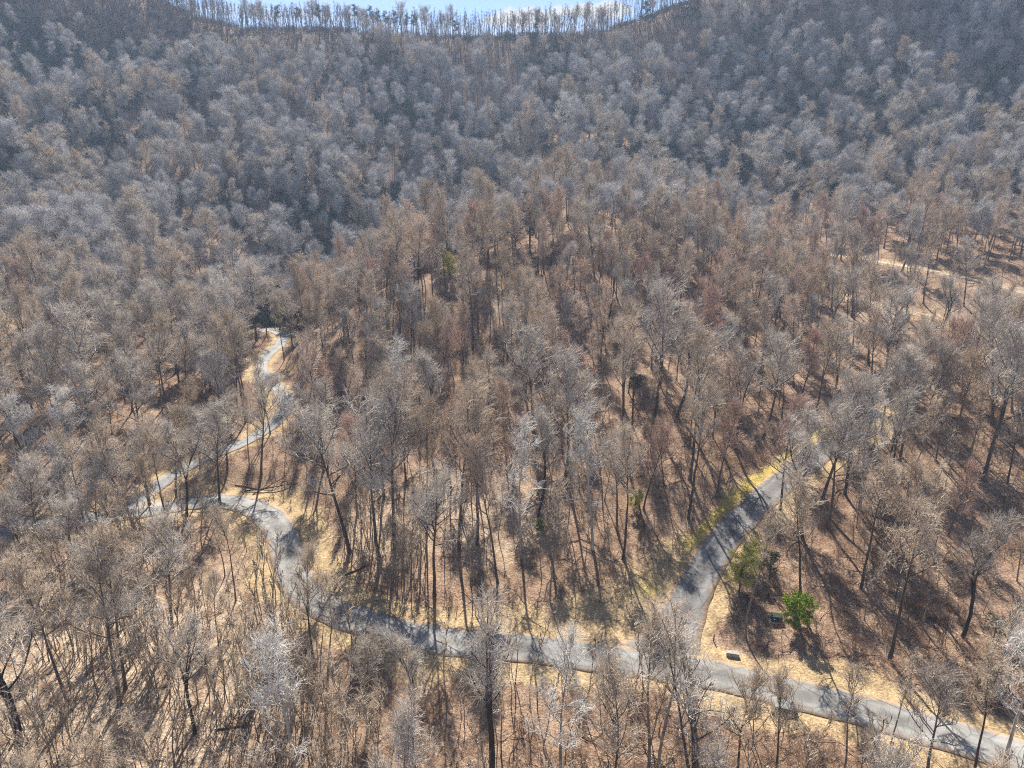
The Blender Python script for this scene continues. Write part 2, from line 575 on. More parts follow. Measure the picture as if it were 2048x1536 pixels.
def ribbon(name, key, m, lift, flare=0.0):
    xy, z, h = ROADS[key]
    t = np.gradient(xy, axis=0)
    t /= np.linalg.norm(t, axis=1)[:, None]
    n = np.stack((-t[:, 1], t[:, 0]), 1)
    s = np.arange(len(xy)) * 0.8
    hw = h + flare * np.exp(-s / 5.0) + 0.12 * np.sin(s * 0.9) * np.sin(s * 0.37)
    if key == 'side_road':                     # fades into the woods
        hw = hw * np.clip((s[-1] - s) / 22.0, 0.25, 1)
    cross = np.array((-1.03, -1.0, -0.75, -0.5, -0.25, 0.0, 0.25, 0.5, 0.75, 1.0, 1.03))
    dz = np.array((-0.5, 0.0, 0.02, 0.035, 0.045, 0.05, 0.045, 0.035, 0.02, 0.0, -0.5)) + lift
    V = np.zeros((len(xy), len(cross), 3))
    V[:, :, :2] = xy[:, None, :] + n[:, None, :] * (cross[None, :, None] * hw[:, None, None])
    V[:, :, 2] = z[:, None] + dz[None]
    k = len(cross)
    ix = np.arange(len(xy) * k).reshape(len(xy), k)
    q = np.stack((ix[:-1, 1:], ix[1:, 1:], ix[1:, :-1], ix[:-1, :-1]), -1).reshape(-1, 4)
    me = mesh_from(name, V.reshape(-1, 3), q, [m])
    ca = me.color_attributes.new("wear", 'FLOAT_COLOR', 'POINT')
    w = np.zeros((len(xy), k, 4), np.float32)
    w[..., 0] = np.abs(cross)[None]
    w[..., 1] = np.exp(-((np.abs(cross) - 0.5) / 0.2) ** 2)[None]
    w[..., 3] = 1
    ca.data.foreach_set("color", w.ravel())
    return tag(link(name, me), kind='structure')


ribbon("road", "road", m_asph, 0.06)
ribbon("side_road", "side_road", m_asph2, 0.035, 5.0)
ribbon("valley_road", "valley_road", m_gravel, 0.03, 1.5)
ribbon("dirt_track", "dirt_track", m_sand, 0.04)
ribbon("grass_track", "grass_track", asphalt("grassy_track", (0.24, 0.17, 0.10), (0.36, 0.27, 0.17), 0.25), 0.04)

# ---------------------------------------------------------------- tree materials


def bark(name, dark, light, scale=3.0):
    m, nd, lk, out = mat(name)
    tcn = nd.new("ShaderNodeTexCoord")
    mp = nd.new("ShaderNodeMapping")
    mp.inputs["Scale"].default_value = (1, 1, 0.25)
    lk.new(tcn.outputs["Object"], mp.inputs[0])
    f = noise(nd, lk, mp.outputs[0], scale, 4, 0.65)
    oi = nd.new("ShaderNodeObjectInfo")
    c = ramp(nd, lk, f, [(0.32, dark), (0.68, light)])
    v = ramp(nd, lk, oi.outputs["Random"], [(0.0, 0.7), (1.0, 1.25)])
    c = mixc(nd, lk, 1.0, c, v, 'MULTIPLY')
    finish(nd, lk, out, c, 0.95, f, 0.06, 0.1)
    return m


def twig(name, a, b, c3):
    """young branches: three tones, picked per tree, with a fine mottling along each spray"""
    m, nd, lk, out = mat(name)
    oi = nd.new("ShaderNodeObjectInfo")
    c = ramp(nd, lk, oi.outputs["Random"], [(0.0, a), (0.5, b), (1.0, c3)])
    tcn = nd.new("ShaderNodeTexCoord")
    f = noise(nd, lk, tcn.outputs["Object"], 0.55, 3, 0.6)
    v = ramp(nd, lk, f, [(0.3, 0.72), (0.7, 1.28)])
    c = mixc(nd, lk, 1.0, c, v, 'MULTIPLY')
    d = nd.new("ShaderNodeBsdfDiffuse")
    lk.new(c, d.inputs["Color"])
    lk.new(d.outputs[0], out.inputs[0])
    return m


M = {
    'bark': bark("grey_brown_bark", (0.045, 0.036, 0.030), (0.15, 0.125, 0.105)),
    'bark_tan': bark("tan_bark", (0.115, 0.094, 0.073), (0.31, 0.265, 0.215)),
    'bark_pale': bark("pale_bark", (0.20, 0.19, 0.17), (0.52, 0.50, 0.46), 1.6),
    'bark_dark': bark("dark_bark", (0.025, 0.020, 0.018), (0.085, 0.072, 0.062)),
    'twig_grey': twig("grey_twigs", (0.47, 0.415, 0.36), (0.55, 0.495, 0.435), (0.38, 0.325, 0.275)),
    'twig_dimmed': twig("dimmed_grey_twigs", (0.43, 0.405, 0.40), (0.53, 0.505, 0.495), (0.32, 0.30, 0.295)),  # darker, cooler grey: shade and haze of the far slopes put into the colour
    'twig_tan': twig("tan_twigs", (0.47, 0.38, 0.29), (0.54, 0.445, 0.35), (0.41, 0.32, 0.235)),
    'twig_warm': twig("warm_brown_twigs", (0.56, 0.43, 0.335), (0.62, 0.50, 0.405), (0.51, 0.375, 0.285)),
    'twig_red': twig("russet_twigs", (0.49, 0.33, 0.26), (0.53, 0.38, 0.305), (0.43, 0.295, 0.235)),
    'twig_pale': twig("whitish_twigs", (0.58, 0.555, 0.52), (0.64, 0.61, 0.57), (0.52, 0.495, 0.46)),
    'leaf_tan': twig("withered_leaves", (0.52, 0.35, 0.21), (0.46, 0.295, 0.17), (0.56, 0.41, 0.26)),
    'twig_ridge': twig("brown_twigs", (0.20, 0.15, 0.11), (0.26, 0.20, 0.15), (0.15, 0.115, 0.09)),
    'needle': twig("pine_needles", (0.030, 0.052, 0.030), (0.042, 0.066, 0.032), (0.026, 0.046, 0.034)),
    'needle_fresh': twig("fresh_green_leaves", (0.17, 0.24, 0.028), (0.19, 0.25, 0.035), (0.16, 0.22, 0.025)),
    'needle_yellow': twig("yellow_green_leaves", (0.48, 0.46, 0.11), (0.54, 0.50, 0.14), (0.43, 0.42, 0.10)),
    'twig_brush': twig("brush_twigs", (0.26, 0.165, 0.115), (0.31, 0.225, 0.17), (0.21, 0.125, 0.088)),
}


# ---------------------------------------------------------------- tree growing
class Tubes:
    """collects tapered polylines and turns them into tubes, grouped by point count and sides"""

    def __init__(self):
        self.g = {}

    def add(self, pts, rad, sides):
        self.g.setdefault((len(pts), sides), []).append((pts, rad))

    def build(self):
        V, F, base = [], [], 0
        for (n, s), items in self.g.items():
            p = np.array([i[0] for i in items])              # (k,n,3)
            r = np.array([i[1] for i in items])              # (k,n)
            t = np.gradient(p, axis=1)
            t /= np.maximum(np.linalg.norm(t, axis=2, keepdims=True), 1e-9)
            ref = np.where(np.abs(t[..., 2:3]) > 0.9, np.array((1.0, 0, 0)), np.array((0, 0, 1.0)))
            u = np.cross(t, ref)
            u /= np.maximum(np.linalg.norm(u, axis=2, keepdims=True), 1e-9)
            w = np.cross(t, u)
            a = np.arange(s) * 2 * math.pi / s
            ring = p[:, :, None, :] + r[:, :, None, None] * (np.cos(a)[None, None, :, None] * u[:, :, None, :] + np.sin(a)[None, None, :, None] * w[:, :, None, :])
            k = len(items)
            ix = (np.arange(k * n * s) + base).reshape(k, n, s)
            q = np.stack((ix[:, :-1, :], ix[:, 1:, :], np.roll(ix, -1, 2)[:, 1:, :], np.roll(ix, -1, 2)[:, :-1, :]), -1)
            V.append(ring.reshape(-1, 3))
            F.append(q.reshape(-1, 4))
            base += k * n * s
        return np.concatenate(V), np.concatenate(F)


def unit(v):
    return v / max(np.linalg.norm(v), 1e-9)


def perp(d, r):
    a = r.normal(size=3)
    a -= d * a.dot(d)
    return unit(a)


def walk(p, d, L, n, wig, up, r):
    pts = [p]
    st = L / n
    for i in range(n):
        d = unit(d + r.normal(size=3) * wig + np.array((0, 0, up)))
        p = p + d * st
        pts.append(p)
    return np.array(pts), d


def at_t(pts, t):
    f = t * (len(pts) - 1)
    i = min(int(f), len(pts) - 2)
    return pts[i] + (pts[i + 1] - pts[i]) * (f - i), unit(pts[i + 1] - pts[i])


def grow(seed, H=23.0, R=0.30, bole=0.42, limbs=13, limb_len=6.5, limb_up=0.10, angle=(0.7, 1.1), stems=1, fork=None, sub=7, tw=7, fine=4, tw_len=1.7,
         fine_len=0.95, tw_r=0.016, lean=0.0, wig=0.05, leaves=0, conic=0.5, fan=0.5, dome=True):
    """one bare tree: returns (wood tubes, twig tubes, leaf points)"""
    r = np.random.default_rng(seed)
    wood, tws, lv = Tubes(), Tubes(), []
    mains = []
    for s in range(stems):
        d0 = unit(np.array((lean + r.normal() * 0.03, r.normal() * 0.03, 1.0)) + (perp(np.array((0, 0, 1.0)), r) * 0.16 if stems > 1 else 0))
        p0 = np.array((0, 0, -0.5)) + (np.array((math.cos(s * 2.4), math.sin(s * 2.4), 0)) * 0.35 if stems > 1 else 0)
        if fork:
            pts, d = walk(p0, d0, H * fork, 5, wig, 0.04, r)
            rad = np.linspace(R, R * 0.78, 6)
            rad[0] *= 1.35
            wood.add(pts, rad, 8)
            a0 = r.uniform(0, 6.28)
            nf = 2 if r.random() < 0.6 else 3
            for k in range(nf):
                q = np.array((math.cos(a0 + k * 6.28 / nf), math.sin(a0 + k * 6.28 / nf), 0))
                p2, _ = walk(pts[-1] - d * 0.2, unit(d + q * r.uniform(0.18, 0.34)), H * (1 - fork) * r.uniform(0.85, 1.05), 8, wig * 1.6, 0.09, r)
                rr = R * (0.72 if nf == 2 else 0.6)
                mains.append((p2, np.linspace(rr, 0.035, 9), 0.12, max(4, int(limbs * 0.9 / nf)), 0.8))
        else:
            h = H * (1.0 if s == 0 else r.uniform(0.75, 0.95))
            pts, _ = walk(p0, d0, h, 10, wig, 0.03, r)
            rad = R * (1 - np.linspace(0, 1, 11) ** 1.1 * 0.9)
            rad[0] *= 1.35
            mains.append((pts, rad, bole, max(5, limbs // stems), 1.0))
    for pts, rad, b, nl, ls in mains:
        wood.add(pts, rad, 8)
        for k in range(nl):
            t = b + (1 - b) * (k + r.uniform(0.1, 0.9)) / nl
            p, d = at_t(pts, t)
            rt = np.interp(t, np.linspace(0, 1, len(rad)), rad)
            tt = (t - b) / (1 - b)
            q = perp(d, r)
            if q[2] < -0.3:
                q = -q
            an = r.uniform(*angle) * (1.08 - 0.55 * tt)
            dl = unit(d * math.cos(an) + q * math.sin(an))
            L = limb_len * ls * (math.sqrt(max(0.1, 1 - ((tt - 0.32) / 0.8) ** 2)) if dome else (1 - conic * tt ** 1.5)) * r.uniform(0.72, 1.2)
            lp, _ = walk(p, dl, L, 6, 0.10, limb_up, r)
            r0 = min(rt * 0.62, 0.02 + L * 0.016)
            lr = np.linspace(r0, 0.045, 7)
            wood.add(lp, lr, 5)
            branch_out(lp, L, sub, tw, fine, tw_len, fine_len, tw_r, fan, r, wood, tws, lv, leaves)
        # leader's own spray
        branch_out(pts[-4:], H * 0.2, max(3, sub // 2), tw, fine, tw_len, fine_len, tw_r, fan, r, wood, tws, lv, leaves)
    return wood, tws, lv


def branch_out(lp, L, sub, tw, fine, tw_len, fine_len, tw_r, fan, r, wood, tws, lv, leaves):
    for j in range(sub):
        t = 0.22 + 0.78 * (j + r.uniform(0, 1)) / sub
        p, d = at_t(lp, min(t, 0.999))
        q = perp(d, r)
        if q[2] < -0.2:
            q = -q * 0.9
        sd = unit(d * 0.7 + q * r.uniform(0.55, 1.1))
        Ls = L * r.uniform(0.28, 0.48) * (1.15 - 0.4 * t)
        sp, _ = walk(p, sd, Ls, 4, 0.13, 0.05, r)
        tws.add(sp, np.linspace(0.062, 0.028, 5), 3)
        for m in range(tw):
            t2 = 0.15 + 0.85 * (m + r.uniform(0, 1)) / tw
            p2, d2 = at_t(sp, min(t2, 0.999))
            td = unit(d2 * 0.7 + perp(d2, r) * r.uniform(0.5, 1.2) + np.array((0, 0, 0.10)))
            tp, _ = walk(p2, td, tw_len * r.uniform(0.6, 1.2), 2, 0.12, 0.06, r)
            tws.add(tp, np.array((tw_r * 1.1, tw_r * 0.8, tw_r * 0.5)), 3)
            for f in range(fine):
                p3, d3 = at_t(tp, r.uniform(0.25, 0.999))
                fd = unit(d3 + perp(d3, r) * r.uniform(fan, fan * 2.6))
                p4 = p3 + fd * fine_len * r.uniform(0.5, 1.25)
                tws.add(np.array((p3, p4)), np.array((tw_r * 0.72, tw_r * 0.36)), 3)
                if leaves and r.random() < leaves:
                    lv.append(p3 + (p4 - p3) * r.uniform(0.3, 1))


def leaf_quads(pts, size, r, per=2):
    pts = np.repeat(np.asarray(pts), per, axis=0)
    n = len(pts)
    pts = pts + r.normal(size=(n, 3)) * size * 1.2
    a = r.normal(size=(n, 3))
    a /= np.linalg.norm(a, axis=1)[:, None]
    b = np.cross(a, r.normal(size=(n, 3)))
    b /= np.maximum(np.linalg.norm(b, axis=1)[:, None], 1e-6)
    s = size * r.uniform(0.6, 1.4, (n, 1))
    V = np.stack((pts - a * s, pts + b * s * 0.5, pts + a * s, pts - b * s * 0.5), 1).reshape(-1, 3)
    return V, np.arange(n * 4).reshape(-1, 4)


ARCH = {}     # kind: list of dict(trunk=mesh, crown=mesh, H=height)


def archetype(kind, seeds, trunk_m, crown_m, leaf_m=None, leaf_size=0.09, **kw):
    for sd in seeds:
        k = dict(kw)
        H = k.pop('H', 23.0)
        wood, tws, lv = grow(sd, H=H, leaves=k.pop('leaves', 0.0), **k)
        V, F = wood.build()
        tm = mesh_from(kind + "_trunk", V, F, [M[trunk_m]])
        V2, F2 = tws.build()
        mats, mi, faces = [M[crown_m]], np.zeros(len(F2), int), [F2]
        if lv and leaf_m:
            LV, LF = leaf_quads(lv, leaf_size, np.random.default_rng(sd + 5))
            faces.append(LF + len(V2))
            V2 = np.concatenate((V2, LV))
            mats.append(M[leaf_m])
            mi = np.concatenate((mi, np.ones(len(LF), int)))
        cm = mesh_from(kind + "_crown", V2, faces, mats, mi)
        ARCH.setdefault(kind, []).append(dict(trunk=tm, crown=cm, H=H))


archetype('oak', (1, 2, 3, 4, 5), 'bark', 'twig_grey', H=19, R=0.29, bole=0.46, limbs=17, limb_len=6.0, limb_up=0.05, angle=(0.75, 1.3), sub=8, tw=6, fine=2, tw_r=0.0262, tw_len=1.5)
archetype('poplar', (11, 12, 13, 14), 'bark', 'twig_tan', H=23, R=0.27, bole=0.55, limbs=16, limb_len=4.9, limb_up=0.08, angle=(0.65, 1.15), sub=7, tw=6, fine=2, tw_r=0.0262, tw_len=1.4)
archetype('forked', (21, 22, 23), 'bark_dark', 'twig_grey', H=20, R=0.30, fork=0.42, limbs=18, limb_len=5.6, limb_up=0.07, angle=(0.6, 1.15), sub=7, tw=6, fine=2, tw_r=0.0248, wig=0.07)
archetype('maple', (31, 32, 33), 'bark', 'twig_red', H=16, R=0.21, bole=0.38, limbs=16, limb_len=4.6, limb_up=0.10, angle=(0.6, 1.1), sub=7, tw=6, fine=3, tw_len=1.2, fine_len=0.75, tw_r=0.0248)
archetype('beech', (41, 42, 43), 'bark', 'twig_tan', 'leaf_tan', H=15, R=0.21, bole=0.34, limbs=16, limb_len=4.6, limb_up=0.04, angle=(0.8, 1.25), sub=7, tw=5, fine=2, tw_r=0.0248, leaves=0.5)
archetype('sycamore', (51, 52, 53), 'bark_pale', 'twig_pale', H=23, R=0.28, bole=0.36, limbs=17, limb_len=4.8, limb_up=0.03, angle=(0.85, 1.35), sub=6, tw=5, fine=2, tw_r=0.0262, wig=0.04)
archetype('hill_oak', (81, 82, 83, 84, 85), 'bark_tan', 'twig_dimmed', H=18, R=0.25, bole=0.48, limbs=16, limb_len=5.2, limb_up=0.07, angle=(0.65, 1.25), sub=8, tw=6, fine=2, tw_r=0.0248, tw_len=1.8, fine_len=1.15)
archetype('warm_poplar', (91, 92, 93, 94), 'bark', 'twig_warm', H=21, R=0.25, bole=0.52, limbs=15, limb_len=4.6, limb_up=0.09, angle=(0.6, 1.15), sub=7, tw=6, fine=2, tw_r=0.0248, tw_len=1.4)
archetype('multi', (95,), 'bark', 'twig_grey', H=19, R=0.20, stems=4, bole=0.35, limbs=30, limb_len=4.6, limb_up=0.03, angle=(0.7, 1.2), sub=5, tw=4, fine=2, tw_r=0.0248, wig=0.05)
archetype('twin', (98,), 'bark_dark', 'twig_grey', H=21, R=0.36, fork=0.40, limbs=20, limb_len=4.6, limb_up=0.10, angle=(0.6, 1.1), sub=6, tw=5, fine=2, tw_r=0.0235, wig=0.03)
archetype('pole', (61, 62, 63, 64), 'bark_tan', 'twig_tan', H=20, R=0.19, bole=0.55, limbs=11, limb_len=2.7, limb_up=0.12, angle=(0.5, 1.0), sub=4, tw=4, fine=3, tw_len=1.0, fine_len=0.7, tw_r=0.018)
archetype('stub', (71, 72, 73), 'bark_dark', 'twig_ridge', H=19, R=0.20, bole=0.55, limbs=7, limb_len=2.0, limb_up=0.18, angle=(0.4, 0.9), sub=3, tw=4, fine=2, tw_len=0.8, fine_len=0.6, tw_r=0.02, wig=0.07)


def sapling_mesh(sd, H):
    wood, tws, lv = grow(sd, H=H, R=0.045 + H * 0.0035, bole=0.45, limbs=8, limb_len=H * 0.15, limb_up=0.16, angle=(0.3, 0.65), sub=2, tw=3, fine=2, tw_len=0.8, fine_len=0.6, tw_r=0.012, wig=0.06, conic=0.55)
    V, F = wood.build()
    V2, F2 = tws.build()
    return mesh_from("sapling", np.concatenate((V, V2)), [F, F2 + len(V)], [M['bark_tan'], M['twig_tan']], np.concatenate((np.zeros(len(F), int), np.ones(len(F2), int))))


SAP = [(sapling_mesh(100 + i, h), h) for i, h in enumerate((9.0, 11.0, 12.5, 8.0, 10.0))]


def brush_mesh(sd):
    r = np.random.default_rng(sd)
    t = Tubes()
    for i in range(9):
        a = r.uniform(0, 6.28)
        p = np.array((math.cos(a), math.sin(a), 0)) * r.uniform(0, 0.7)
        pts, _ = walk(p - np.array((0, 0, 0.2)), unit(np.array((p[0] * 0.7, p[1] * 0.7, 1.0))), r.uniform(1.3, 2.6), 4, 0.16, 0.02, r)
        t.add(pts, np.linspace(0.022, 0.008, 5), 3)
        for j in range(9):
            p2, d2 = at_t(pts, r.uniform(0.25, 0.99))
            tp, _ = walk(p2, unit(d2 * 0.6 + perp(d2, r) * 0.8), r.uniform(0.4, 0.9), 2, 0.2, 0.05, r)
            t.add(tp, np.array((0.012, 0.009, 0.005)), 3)
            for k in range(3):
                p3, d3 = at_t(tp, r.uniform(0.2, 0.99))
                t.add(np.array((p3, p3 + unit(d3 + perp(d3, r) * 0.7) * r.uniform(0.2, 0.5))), np.array((0.008, 0.004)), 3)
    V, F = t.build()
    return mesh_from("brush", V, F, [M['twig_brush']])


def sticks_mesh(sd):
    """dead branches lying on the leaves"""
    r = np.random.default_rng(sd)
    t = Tubes()
    for i in range(5):
        a = r.uniform(0, 6.28)
        d = np.array((math.cos(a), math.sin(a), 0.03))
        p = np.array((r.normal() * 1.2, r.normal() * 1.2, 0.06))
        pts, _ = walk(p, d, r.uniform(1.5, 4.0), 5, 0.10, -0.005, r)
        pts[:, 2] = np.abs(pts[:, 2]) + 0.03
        t.add(pts, np.linspace(0.06, 0.02, 6), 4)
        for j in range(4):
            q, dd = at_t(pts, r.uniform(0.3, 0.95))
            e = perp(dd, r)
            e[2] = abs(e[2]) * 0.5
            t.add(np.array((q, q + unit(dd + e) * r.uniform(0.4, 1.2))), np.array((0.022, 0.008)), 3)
    V, F = t.build()
    return mesh_from("sticks", V, F, [M['bark_dark'] if sd % 2 else M['twig_brush']])


BRUSH = [brush_mesh(200 + i) for i in range(4)] + [sticks_mesh(220 + i) for i in range(3)]


def pine_meshes(sd, H=20.0, top_only=False, wide=1.0):
    r = np.random.default_rng(sd)
    wood, lv = Tubes(), []
    pts, _ = walk(np.array((0, 0, -0.5)), np.array((0, 0, 1.0)), H, 10, 0.02, 0.02, r)
    wood.add(pts, 0.24 * (1 - np.linspace(0, 1, 11) * 0.92), 7)
    b = 0.62 if top_only else 0.22
    n = 26 if top_only else 52
    for k in range(n):
        t = b + (1 - b) * (k + r.uniform(0, 1)) / n
        p, d = at_t(pts, min(t, 0.995))
        tt = (t - b) / (1 - b)
        a = r.uniform(0, 6.28)
        L = wide * ((3.0 * (1 - tt) ** 0.6 + 0.5) if not top_only else (2.4 * math.sin(min(1, 0.25 + tt) * 2.6) + 0.3)) * r.uniform(0.7, 1.15)
        lp, _ = walk(p, unit(np.array((math.cos(a), math.sin(a), 0.12))), L, 4, 0.1, 0.03, r)
        wood.add(lp, np.linspace(0.05, 0.012, 5), 4)
        for j in range(int(16 * L / 2.5) + 6):
            q, _ = at_t(lp, r.uniform(0.25, 0.999))
            lv.append(q + r.normal(size=3) * np.array((0.35, 0.35, 0.16)))
    V, F = wood.build()
    LV, LF = leaf_quads(lv, 0.17, r, 5)
    return dict(trunk=mesh_from("pine_trunk", V, F, [M['bark']]), crown=mesh_from("pine_crown", LV, LF, [M['needle']]), H=H)


ARCH['pine'] = [pine_meshes(301), pine_meshes(302, 17), pine_meshes(303, 21, True, 1.1), pine_meshes(304, 19, True)]


def shrub_meshes(sd, leaf_m, rx, rz, n, size, dens_low=0.2):
    """a bushy young evergreen: short stem, many leaf sprays in an uneven egg of foliage"""
    r = np.random.default_rng(sd)
    wood, lv = Tubes(), []
    pts, _ = walk(np.array((0, 0, -0.3)), np.array((0, 0, 1.0)), rz * 1.9, 6, 0.04, 0.02, r)
    wood.add(pts, np.linspace(0.11, 0.02, 7), 6)
    lob = [(r.uniform(0, 6.28), r.uniform(0.1, 0.95), r.uniform(0.75, 1.2)) for _ in range(34)]
    for a, hh, k in lob:
        p, d = at_t(pts, 0.12 + 0.86 * hh)
        L = k * rx * math.sqrt(max(0.06, 1 - (hh * 1.9 - 0.75) ** 2 / 1.45))
        lp, _ = walk(p, unit(np.array((math.cos(a), math.sin(a), 0.35))), L, 4, 0.1, 0.04, r)
        wood.add(lp, np.linspace(0.035, 0.008, 5), 4)
        for j in range(n):
            q, _ = at_t(lp, r.uniform(0.35, 0.999) ** 0.7)
            lv.append(q + r.normal(size=3) * 0.17 * np.array((1, 1, 0.8)))
    V, F = wood.build()
    LV, LF = leaf_quads(lv, size, r, 3)
    return mesh_from("shrub_stem", V, F, [M['bark']]), mesh_from("shrub_foliage", LV, LF, [M[leaf_m]])


# ---------------------------------------------------------------- where the trees stand
# sight lines: the highest ground seen so far along each direction, so that hidden ground gets no trees
AZ = np.linspace(-0.95, 0.95, 240)
RR = np.linspace(30, 640, 306)
PX, PY = np.sin(AZ)[:, None] * RR[None], np.cos(AZ)[:, None] * RR[None]
tanel = height_fast(PX, PY) / RR[None]
HOR = np.maximum.accumulate(tanel, axis=1)


def hidden_by(x, y, z):
    """metres by which the ground at a point lies below the sight line over nearer ground"""
    rr = np.hypot(x, y)
    a = np.clip(np.searchsorted(AZ, np.arctan2(x, y)), 0, len(AZ) - 1)
    i = np.clip(((rr - RR[0]) / (RR[1] - RR[0])).astype(int) - 2, 0, len(RR) - 1)
    return HOR[a, i] * rr - z


def project(x, y, z):
    s, c = math.sin(PITCH), math.cos(PITCH)
    depth = y * c - z * s
    up = y * s + z * c
    return 1024 + FPX * x / depth, 768 - FPX * up / depth, depth


placed = []      # dict(x,y,z,kind,var,h,rot)
occ = {}


def free(x, y, d):
    ci, cj = int(x // 6), int(y // 6)
    for i in range(ci - 2, ci + 3):
        for j in range(cj - 2, cj + 3):
            for (a, b, dd) in occ.get((i, j), ()):
                if (a - x) ** 2 + (b - y) ** 2 < max(d, dd * 0.8) ** 2:
                    return False
    return True


def put(x, y, kind, h, var=None, rot=None, sp=4.0, note=None):
    v = var if var is not None else int(rng.integers(len(ARCH[kind])))
    occ.setdefault((int(x // 6), int(y // 6)), []).append((x, y, sp))
    placed.append(dict(x=x, y=y, z=float(height_fast(x, y)), kind=kind, var=v, h=h, rot=rng.uniform(0, 6.28) if rot is None else rot, note=note))


# trees recognised in the photograph: foot pixel, kind, height, a few words on its look
HERO = [
    (985, 1575, 'twin', 23, 0, "massive dark forked oak rising from the bottom edge of the woods"),
    (1400, 1600, 'multi', 21, 0, "grey tree with several wide stems standing below the road junction"),
    (30, 1575, 'forked', 27, 1, "big dark forked tree in the bottom left corner"),
    (597, 1600, 'sycamore', 21, 0, "whitish feathery tree at the bottom left of the middle"),
    (1120, 1600, 'sycamore', 19, 1, "whitish tree low in front of the road, right of the massive forked oak"),
    (1185, 1100, 'sycamore', 24, 0, "whitish topped tree standing tall on the lower spur"),
    (1043, 1115, 'sycamore', 23, 1, "whitish topped tree left of the tallest whitish one on the spur"),
    (1605, 1075, 'forked', 22, 0, "dark forked tree leaning over the side road"),
    (1967, 960, 'oak', 26, 0, None), (1875, 697, 'forked', 19, 1, "dark forked tree on the pale slope under the dirt track"),
    (1775, 703, 'forked', 21, 0, "dark leaning tree on the pale slope beside the grass track"),
    (1704, 635, 'oak', 23, 1, "straight dark tree at the left end of the grass track"),
    (1380, 960, 'poplar', 27, 0, None), (1305, 854, 'oak', 27, 2, None), (1247, 905, 'poplar', 25, 1, None), (919, 1100, 'poplar', 27, 2, None), (955, 1090, 'poplar', 26, 0, None),
    (239, 1410, 'oak', 20, 1, None), (251, 1380, 'poplar', 21, 1, None), (142, 1424, 'poplar', 21, 2, None), (390, 1468, 'forked', 15, 0, None), (345, 1262, 'oak', 17, 0, None),
    (632, 1360, 'poplar', 18, 0, None), (655, 1372, 'pole', 17, 1, None), (440, 1012, 'oak', 18, 0, None), (373, 1034, 'forked', 19, 0, "dark forked tree beside the main road left of the curve"), (333, 1044, 'poplar', 17, 1, None), (243, 1070, 'poplar', 21, 2, None),
    (172, 1070, 'poplar', 19, 0, None), (1290, 1590, 'pole', 23, 0, None), (1316, 1575, 'pole', 24, 1, None), (1392, 1534, 'pole', 17, 2, None),
    (1722, 1178, 'poplar', 20, 0, None), (1793, 1195, 'poplar', 20, 1, None), (1840, 1197, 'pole', 22, 0, None), (1925, 1275, 'forked', 19, 1, None), (2020, 1280, 'poplar', 22, 2, None),
    (1922, 967, 'pole', 20, 1, None), (1655, 1055, 'oak', 20, 2, None), (526, 880, 'pole', 17, 0, None), (541, 868, 'pole', 19, 1, None), (522, 952, 'oak', 19, 1, None),
    (181, 861, 'oak', 25, 2, None), (340, 850, 'poplar', 24, 0, None), (468, 703, 'sycamore', 24, 0, "whitish tree beside the upper end of the valley road"),
    (700, 1105, 'oak', 24, 1, None), (790, 1100, 'oak', 26, 0, None), (1130, 960, 'oak', 23, 2, None), (1245, 1120, 'poplar', 21, 2, None),
    (160, 1090, 'sycamore', 18, 1, None), (150, 1010, 'sycamore', 22, 0, "whitish spreading tree left of the valley road mouth"), (1985, 850, 'oak', 24, 1, None), (1720, 1020, 'sycamore', 22, 1, None),
    (790, 905, 'sycamore', 22, 1, None), (760, 1130, 'oak', 25, 2, None), (1690, 990, 'oak', 20, 0, None), (1560, 1020, 'maple', 19, 0, None),
    (430, 190, 'sycamore', 30, 0, "dead white tree high on the far hillside"),
    (2010, 1560, 'sycamore', 20, 0, "whitish tree over the road in the bottom right corner"),
    (1640, 1010, 'oak', 22, 1, None),
    (1785, 885, 'oak', 17, 4, None), (1815, 858, 'poplar', 20, 1, None), (1762, 868, 'oak', 15, 0, None), (1845, 880, 'oak', 18, 2, None),
    (70, 1165, 'oak', 14, 0, None), (152, 1150, 'oak', 13, 1, None), (232, 1142, 'poplar', 14, 2, None),
    (690, 645, 'oak', 14, 0, None), (722, 627, 'warm_poplar', 15, 1, None), (752, 610, 'oak', 14, 2, None), (782, 596, 'maple', 14, 0, None), (812, 582, 'oak', 14, 3, None), (655, 662, 'warm_poplar', 15, 2, None),
    (672, 622, 'warm_poplar', 17, 0, None), (694, 609, 'oak', 16, 3, None), (718, 597, 'warm_poplar', 18, 1, None), (742, 584, 'maple', 15, 1, None), (764, 573, 'warm_poplar', 17, 2, None), (788, 563, 'oak', 17, 0, None), (812, 553, 'warm_poplar', 18, 3, None),
    (1560, 1600, 'poplar', 15, 1, None), (1690, 1560, 'pole', 15, 1, None), (1775, 1535, 'pole', 14, 2, None), (1862, 1600, 'oak', 14, 2, None), (1950, 1575, 'poplar', 15, 3, None), (1480, 1610, 'poplar', 16, 0, None),
    (455, 938, 'oak', 15, 3, None), (500, 945, 'pole', 17, 0, None), (402, 990, 'oak', 16, 0, None), (300, 1012, 'oak', 16, 4, None), (352, 995, 'poplar', 18, 3, None), (272, 1060, 'oak', 16, 1, None),
    (90, 1110, 'oak', 16, 2, None), (205, 1108, 'oak', 15, 4, None), (318, 1085, 'poplar', 16, 2, None), (40, 1120, 'poplar', 17, 1, None), (120, 1075, 'poplar', 15, 3, None),
]
for (u, v, kind, h, var, note) in HERO:
    if v <= 1536:
        x, y, z = at_pix(u, v)
    else:                                   # feet just below the frame
        x, y, z = at_pix(u, 1536)
        y2 = y - (v - 1536) * 0.055
        x, y = x * y2 / y, y2
    put(x, y, kind, h, var, note=note, sp=3.6)


